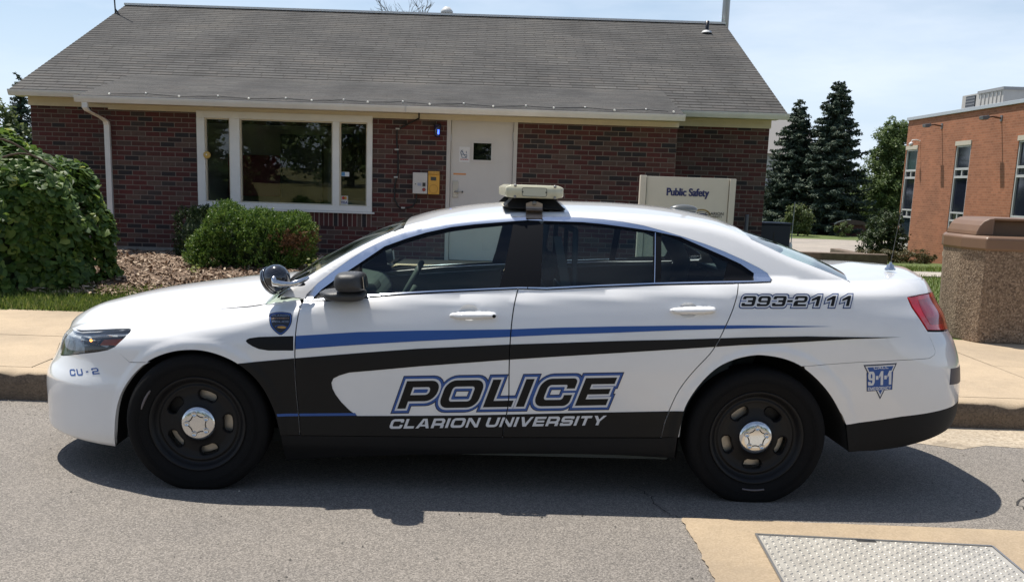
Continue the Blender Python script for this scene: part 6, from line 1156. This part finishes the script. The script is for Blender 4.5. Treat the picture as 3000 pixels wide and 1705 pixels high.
# --- wheels
def ring_pt(r, a, y): return (r*math.cos(a), y, r*math.sin(a))
def wheel_parts(root, flip):
    rr = .363
    prof = [(.236, -.090), (.246, -.100), (.262, -.108), (.285, -.117), (.315, -.1225), (.338, -.118), (.352, -.106), (.360, -.088), (rr, -.05), (rr, .05), (.360, .088), (.345, .112), (.30, .122), (.25, .100), (.236, .09)]
    X90 = Matrix.Rotation(R(90), 4, 'X')      # lathe axis z -> -y
    t = MB().lathe([(r, -y) for r, y in prof], X90, 72)
    t.v = [(x, y, max(z, -.3415)) for x, y, z in t.v]; tyre = t.build('tyre', rubber, root)
    for k in (0,):
        MB()
    lt = MB()
    for r0_, r1_ in ((.293, .296), (.305, .3065)): lt.lathe([(r0_, .1205 if r0_ < .3 else .1228), (r0_+.001, .1225 if r0_ < .3 else .1242), (r1_, .1215 if r0_ < .3 else .1228)], X90, 60)
    lt.build('sidewall_rib', rubber, tyre)
    # steel rim: face disc with five windows, stepped flange, barrel
    V = []; Fs = []; nA = 200; holes = 5
    radii = [.066, .085, .095, .106, .112, .118, .124, .130, .136, .142, .148, .154, .160, .166, .172, .178, .184, .192, .198, .204, .212, .222, .232, .240, .243]
    def depth(r):   # y of the face (negative = outboard)
        return float(np.interp(r, [.066, .085, .10, .12, .15, .180, .194, .205, .218, .232, .243], [-.083, -.082, -.072, -.066, -.060, -.066, -.074, -.064, -.074, -.103, -.106]))
    for r in radii:
        for i in range(nA):
            a = 2*math.pi*i/nA; V.append(ring_pt(r, a, depth(r)))
    def inside(r, a):
        for k in range(holes):
            d = (a - (math.pi/2 + 2*math.pi*k/holes) + math.pi) % (2*math.pi) - math.pi
            s_ = d*.148; q = r-.148
            if (abs(s_)/.046)**3 + (abs(q)/.026)**3 < 1: return True
        return False
    for j in range(len(radii)-1):
        for i in range(nA):
            a = 2*math.pi*(i+.5)/nA; r = (radii[j]+radii[j+1])/2
            if inside(r, a): continue
            Fs.append((j*nA+i, (j+1)*nA+i, (j+1)*nA+(i+1) % nA, j*nA+(i+1) % nA))
    rim = arr_mesh('rim', V, Fs, steel_black, root)
    so = rim.modifiers.new('thick', 'SOLIDIFY'); so.thickness = .012; so.offset = -1 
    hole = MB()
    for k in range(holes):     # turned-in lips of the windows
        a0 = math.pi/2 + 2*math.pi*k/holes; pts = []
        for i in range(28):
            q = 2*math.pi*i/28; cq, sq = math.cos(q), math.sin(q); s_ = .046*math.copysign(abs(cq)**(2/3), cq); d = .026*math.copysign(abs(sq)**(2/3), sq); pts.append((s_, d))
        o = len(hole.v); vs_ = []
        for yy, sc_ in ((-.0665, 1.10), (-.062, 1.0), (-.035, .97)):
            for s_, d in pts:
                r = .148+d*sc_; a = a0+s_*sc_/.148; vs_.append(ring_pt(r, a, yy))
        n = 28; hole = MB(); hole.add(vs_, [(j*n+i, j*n+(i+1) % n, (j+1)*n+(i+1) % n, (j+1)*n+i) for j in range(2) for i in range(n)], True); hole.build('window_lip', steel_black, root)
    
    MB().lathe([(.232, .10), (.225, .06), (.215, .0), (.215, -.08)], X90, 48).build('barrel', steel_black, rim)
    # chrome cap with five lug bosses
    MB().lathe([(.090, .072), (.090, .084), (.085, .092), (.072, .098), (.050, .101), (.0, .101)], X90, 48).build('hub_cap', chrome, root)
    hc = MB(); gv_ = MB()
    for k in range(5):
        a = math.pi/2+2*math.pi*k/5 + (0 if flip else .6); c_ = (.054*math.cos(a), 0, .054*math.sin(a)); T_ = Matrix.Translation(c_) @ X90
        hc.lathe([(.0145, .096), (.0145, .104), (.0115, .1065), (.0095, .101), (.0, .1015)], T_, 18)
        a2 = a+2*math.pi/5; gv_.lathe([(.0150, .0975), (.0172, .0985), (.0172, .096)], T_, 18); gv_.tube([((.056-.016*math.sin(math.pi*q))*math.cos(a+(a2-a)*q), -.101, (.056-.016*math.sin(math.pi*q))*math.sin(a+(a2-a)*q)) for q in np.linspace(.2, .8, 8)], .0032, 6)
    hc.build('lug_bosses', chrome, root); gv_.build('cap_groove', M('cap_groove_dark', (.10, .09, .08), .35, metal=.6), root)
    MB().lathe([(.06, .012), (.166, .012), (.166, .0), (.06, .0)], X90, 48, smooth=False).build('brake_disc', rotor, root)
    return root
w0 = bpy.data.objects.new('wheel', None); COL.objects.link(w0); w0.parent = car; w0.location = (-1.434, -.8275, .342); wheel_parts(w0, False)
marks = MB(); a = R(160)
for (x_, yaw_, rz_, flipx) in ((1.434, -.8275, 0, 1), (-1.434, .8275, R(180), 1), (1.434, .8275, R(180), 1)):
    w = w0.copy(); COL.objects.link(w); w.location = (x_, yaw_, .342); w.rotation_euler = (0, R(0), rz_); w.parent = car
    for ch in list(w0.children):
        c_ = ch.copy(); COL.objects.link(c_); c_.parent = w
        for g_ in list(ch.children): d_ = g_.copy(); COL.objects.link(d_); d_.parent = c_
for xw, a_ in ((-1.434, R(142)), (1.434, R(50))):
    for sg in (1, -1):
        c_ = MB(); c_.prism([(xw+rr_*math.cos(a_+q), sg*-.842, .342+rr_*math.sin(a_+q)) for rr_, q in ((.108, -.45), (.108, .45), (.18, .38), (.185, 0), (.18, -.38))], (0, sg*.07, 0)); c_.build('brake_caliper', steel_black, car, .006)
rub_mark = M('tyre_scuff', (.16, .14, .14), .8)
mk = MB().tube([(-1.434+.285*math.cos(q), -.8275-.1185, .342+.285*math.sin(q)) for q in np.linspace(R(143), R(165), 8)], [.004, .006, .006, .007, .006, .006, .005, .003], 5); mk.build('scuff_mark', rub_mark, car)
mk = MB().tube([(1.434+.275*math.cos(q), -.8275-.1165, .342+.275*math.sin(q)) for q in np.linspace(R(258), R(282), 8)], .005, 5); mk.build('scuff_mark', rub_mark, car)
# wheels turn differently: the front pair shows its windows rotated
for w in [o for o in car.children if o.name.startswith('wheel') and o.type == 'EMPTY']:
    front = w.location.x < 0
    ang = R(18) if front else R(36)
    for ch in w.children:
        if not ch.name.startswith('tyre'): ch.rotation_euler = (0, ang if w.location.y < 0 else -ang, 0)

# --- cabin
cab = MB(); cab.box((-1.02, -.78, .30), (1.55, .78, .44)); cab.build('cabin_floor', dark_int, car)
for sg in (1, -1):
    for x0, x1 in ((-.86, .14), (.20, 1.30)):
        b_ = MB(); zz0 = float(beltf((x0))) - .03; zz1 = float(beltf(x1)) - .03
        b_.prism([(x0, sg*-.79, .36), (x1, sg*-.79, .36), (x1, sg*-.79, zz1), (x0, sg*-.79, zz0)], (0, sg*.045, 0)); b_.build('door_card', grey_int if sg < 0 else dark_int, dF if (sg > 0 and x0 < 0) else dR if sg > 0 else dF2 if x0 < 0 else dR2, .008)
d_ = MB(); d_.prism([(-1.10, -.74, .55), (-.58, -.74, .60), (-.56, -.74, .93), (-.62, -.74, 1.005), (-.80, -.74, 1.03), (-1.05, -.74, .985)], (0, 1.48, 0)); dash = d_.build('dashboard', dark_int, car, .03)
s_ = MB(); s_.prism([(-.66, -.52, 1.0), (-.56, -.52, 1.0), (-.58, -.52, 1.045), (-.70, -.52, 1.05)], (0, .30, 0)); s_.build('instrument_hood', dark_int, dash, .015)
sw = thing('steering_wheel', None, None); sw.parent = car; sw.location = (-.42, -.38, .985); sw.rotation_euler = (0, R(-62), 0)
MB().tube([(.185*math.cos(a), .185*math.sin(a), 0) for a in np.linspace(0, 2*math.pi, 41)], .016, 10).build('wheel_rim', dark_int, sw)
b_ = MB().ball((0, 0, -.03), .065, .075, .03); [b_.tube([(0, 0, -.03), (.18*math.cos(a), .18*math.sin(a), 0)], .013, 8) for a in (R(90), R(-90), R(180))]; b_.build('wheel_hub', dark_int, sw)
def seat(x, y, w):
    e = thing('seat', None, None); e.parent = car; e.location = (x, y, .44)
    rings = []
    def box_r(pts_, nm, yw, bev=.05): 
        b_ = MB(); b_.prism([(p[0], -yw, p[1]) for p in pts_], (0, 2*yw, 0)); return b_.build(nm, dark_int, e, bev)
    box_r([(-.30, 0), (.22, -.02), (.25, .12), (-.28, .17)], 'cushion', w/2)
    box_r([(.17, .10), (.33, .08), (.52, .58), (.40, .62)], 'backrest', w/2)
    box_r([(.43, .64), (.51, .62), (.54, .78), (.46, .80)], 'headrest', min(.13, w/2))
seat(-.12, -.37, .50); seat(-.12, .37, .50); 
e = thing('seat', None, None); e.parent = car; e.location = (1.0, 0, .46)
for nm, pts_ in (('cushion', [(-.30, 0), (.25, 0), (.27, .10), (-.28, .15)]), ('backrest', [(.2, .08), (.42, .1), (.62, .58), (.48, .62)])):
    b_ = MB(); b_.prism([(p[0], -.66, p[1]) for p in pts_], (0, 1.32, 0)); b_.build(nm, dark_int, e, .05)
pt = MB(); pt.box((.475, -.70, .45), (.490, .70, 1.0)); pt.tube([(.48, -.68, 1.0), (.48, -.62, 1.36), (.48, .62, 1.36), (.48, .68, 1.0)], .016, 8); pt.tube([(.48, -.1, 1.0), (.48, -.1, 1.36)], .012, 6); pt.build('partition', dark_int, car)
ps = MB(); ps.box((1.42, -.70, 1.10), (2.0, .70, 1.125)); ps.build('parcel_shelf', dark_int, car)
for sg in (1, -1):
    bl = MB(); bl.tube([(.235, sg*.74, .55), (.25, sg*.74, 1.08), (.30, sg*.63, 1.40)], .045, 8); bl.build('pillar_trim', dark_int, car); bl = MB(); bl.tube([(1.26, sg*.76, .7), (1.33, sg*.74, 1.12), (1.22, sg*.66, 1.30)], .06, 8); bl.build('pillar_trim', dark_int, car); bl = MB(); bl.tube([(-.90, sg*.74, 1.0), (-.60, sg*.68, 1.20), (-.42, sg*.62, 1.34)], .03, 8); bl.build('pillar_trim', dark_int, car)
belt_m = M('seat_belt', (.10, .105, .10), .8); sb = MB()
for sg in (1, -1): sb.prism([(.36, sg*.69, 1.33), (.40, sg*.69, 1.33), (.46, sg*.735, 1.06), (.41, sg*.735, 1.06)], (0, sg*.004, 0))
sb.build('seat_belt', belt_m, car)
MB().ball((.09, -.02, 1.29), .02, .10, .035).build('inner_mirror', dark_int, car).location = (-.62, 0, 0)

# --- light bar on the roof
lb = thing('light_bar', None, None); lb.parent = car
amb = M('yellowed_lens', (.60, .57, .41), .3, coat=.5, var=.10, vscale=20); lit_ivory = M('lens_top_lit', (.80, .77, .62), .3, coat=.5); clr = M('clear_lens_window', (.60, .59, .47), .15, coat=1)
xc, zc_ = .258, 1.552
def lbring(sx, sz, y, dz=0): 
    pl_ = rpoly([(-.152, -.034, .012), (-.118, -.039, .02), (.112, -.039, .02), (.150, -.028, .012), (.150, .026, .01), (.128, .037, .02), (-.128, .037, .02), (-.152, .022, .01)], 0, 3)
    return [(xc+p[0]*sx, y, zc_+dz+p[1]*sz*.86) for p in pl_]
loft('lens', [lbring(.97, .93, -.622), lbring(1, 1, -.612)] + [lbring(1, 1, y) for y in np.linspace(-.60, .60, 13)] + [lbring(1, 1, .612), lbring(.97, .93, .622)], amb, lb)
lt = MB(); lt.box((xc-.128, -.6, zc_+.0312), (xc+.124, .6, zc_+.0345)); lt.build('lit_top_strip', lit_ivory, lb, .002)  # paler strip: the lens top's sunlit brightness is put into its colour
e_ = [(xc+p[0], -.6235, zc_+p[1]) for p in rpoly([(-.065, -.023, .008), (.062, -.023, .008), (.062, .020, .008), (-.065, .020, .008)], 0, 3)]; MB().prism(e_, (0, .004, 0)).build('end_window', clr, lb)
fr = MB(); fr.tube(e_ + e_[:1], .0013, 5); [fr.box((xc+q-.004, -.626, zc_-.006), (xc+q+.004, -.62, zc_+.002)) for q in (-.063, .060)]; fr.build('window_gasket', M('gasket', (.06, .06, .05), .5), lb)
sc_ = MB()
for q, zq in ((-.102, .029), (.105, .029), (-.102, -.028), (.105, -.028)): sc_.lathe([(0, .0), (.008, .0), (.008, .012), (.005, .016), (0, .016)], Matrix.Translation((xc+q, -.610, zc_+zq)) @ Matrix.Rotation(R(90), 4, 'X'), 12)
sc_.build('clip_screw', M('dull_steel', (.30, .29, .27), .4, metal=.8), lb)
bs = MB()
for sg in (1, -1):
    bs.add([(xc-.155, sg*-.605, 1.470), (xc+.160, sg*-.605, 1.470), (xc+.105, sg*-.565, 1.522), (xc-.105, sg*-.565, 1.522), (xc-.155, sg*-.40, 1.482), (xc+.160, sg*-.40, 1.482), (xc+.105, sg*-.40, 1.53), (xc-.105, sg*-.40, 1.53)], [(0, 1, 2, 3), (4, 7, 6, 5), (0, 4, 5, 1), (3, 2, 6, 7), (0, 3, 7, 4), (1, 5, 6, 2)] if sg > 0 else [(3, 2, 1, 0), (5, 6, 7, 4), (1, 5, 4, 0), (7, 6, 2, 3), (4, 7, 3, 0), (2, 6, 5, 1)])
    bs.box((xc-.158, min(sg*-.61, sg*-.42), 1.463), (xc+.163, max(sg*-.61, sg*-.42), 1.471))
bs.box((xc-.09, -.42, 1.508), (xc+.09, .42, 1.53)); bs.build('mount_foot', black_plastic, lb)
brz = M('bracket_steel', (.33, .27, .22), .38, metal=.7, var=.15)
for sg in (1, -1):
    bk = MB()
    yy = lambda x, z: sg*-(float(F(x, z))+.006)
    prof_ = [(1.486, -.617), (1.468, -.622), (1.458, -.640)] + [(z, -(float(F(.255, z))+.007)) for z in (1.448, 1.435, 1.418)]
    for (z0, y0), (z1, y1) in zip(prof_[:-1], prof_[1:]):
        bk.prism([(xc-.043, sg*y0, z0), (xc+.043, sg*y0, z0), (xc+.043, sg*y1, z1), (xc-.043, sg*y1, z1)], (0, sg*-.004, 0))
    bk.prism([(xc-.043, sg*-.615, 1.476), (xc+.043, sg*-.615, 1.476), (xc+.043, sg*-.615, 1.492), (xc+.016, sg*-.615, 1.502), (xc-.016, sg*-.615, 1.502), (xc-.043, sg*-.615, 1.492)], (0, sg*-.010, 0)); bk.build('hook_bracket', brz, lb)

MB().lathe([(.0, .014), (.006, .014), (.0115, .010), (.0115, .0)], Matrix.Translation((xc, -.624, 1.494)) @ Matrix.Rotation(R(90), 4, 'X'), 14).build('bracket_bolt', M('dull_bolt', (.20, .19, .17), .4, metal=.8), lb)

# --- spot lamp on the windscreen pillar
sp = thing('spotlight', None, None); sp.parent = car; sp.location = (-1.05, -.80, 1.082); sp.scale = (.87, .87, .87)
gloss_black = M('gloss_black', (.012, .013, .016), .12, coat=1.0)
Ms = Vector((-.80, .42, -.42)).to_track_quat('Z', 'Y').to_matrix().to_4x4()     # lamp axis: +z of the lathe looks forward and away
MB().lathe([(.0, -.081), (.025, -.077), (.048, -.065), (.066, -.047), (.077, -.024), (.081, .0), (.080, .016), (.078, .028)], Ms, 40).build('lamp_shell', gloss_black, sp)
MB().lathe([(.081, .026), (.085, .030), (.085, .050), (.080, .055), (.076, .054)], Ms, 40).build('lamp_bezel', gloss_black, sp)
MB().lathe([(.083, .026), (.0835, .030), (.083, .033)], Ms, 40).build('bezel_ring', chrome, sp)
MB().lathe([(.077, .050), (.05, .060), (.0, .064)], Ms, 32).build('lamp_lens', M('spot_lens', (.5, .5, .5), .1, metal=.6), sp)
arm = MB(); arm.tube([(.0, -.078, .012), (.002, -.092, .0), (.004, -.098, -.018), (.045, -.095, -.024), (.092, -.088, -.024), (.104, -.085, -.022)], [.012, .017, .021, .019, .013, .012], 14)
arm.tube([(.098, -.086, -.024), (.112, -.084, -.022), (.145, -.07, -.012), (.175, -.045, .004), (.19, -.03, .012)], [.014, .019, .018, .013, .009], 14); arm.build('spot_arm', chrome, sp)
pd = MB().ball((.140, -.045, -.026), .036, .02, .012); pd.build('arm_gasket', black_plastic, sp)

# --- aerials and wiper
an = thing('trunk_antenna', None, None); an.parent = car; an.location = (2.245, -.42, float(hood_c(2.245))-.008)
MB().lathe([(.028, 0), (.028, .010), (.020, .016), (.018, .030), (.008, .034), (.007, .044)], None, 20).build('antenna_base', chrome, an)
MB().tube([(0, 0, .04), (.012, 0, .16), (.028, 0, .33), (.040, 0, .50)], [.0018, .0013, .001, .0008], 6).build('antenna_whip', M('whip_steel', (.20, .20, .20), .35, metal=.8), an)
fin = MB().ball((0, 0, 0), .085, .035, .030); fo = fin.build('roof_antenna', M('fin_grey', (.10, .105, .10), .3, coat=.6), car); fo.location = (1.17, .02, float(up_c(1.17))+.004)
wp = MB(); wp.tube([(-1.055, -.45, float(up_c(-1.055))-.02), (-.98, -.30, 1.085), (-.93, .05, 1.135)], .007, 6); wp.tube([(-1.04, -.62, 1.02), (-.93, -.05, 1.128)], .006, 6); wp.build('wiper', black_plastic, car)
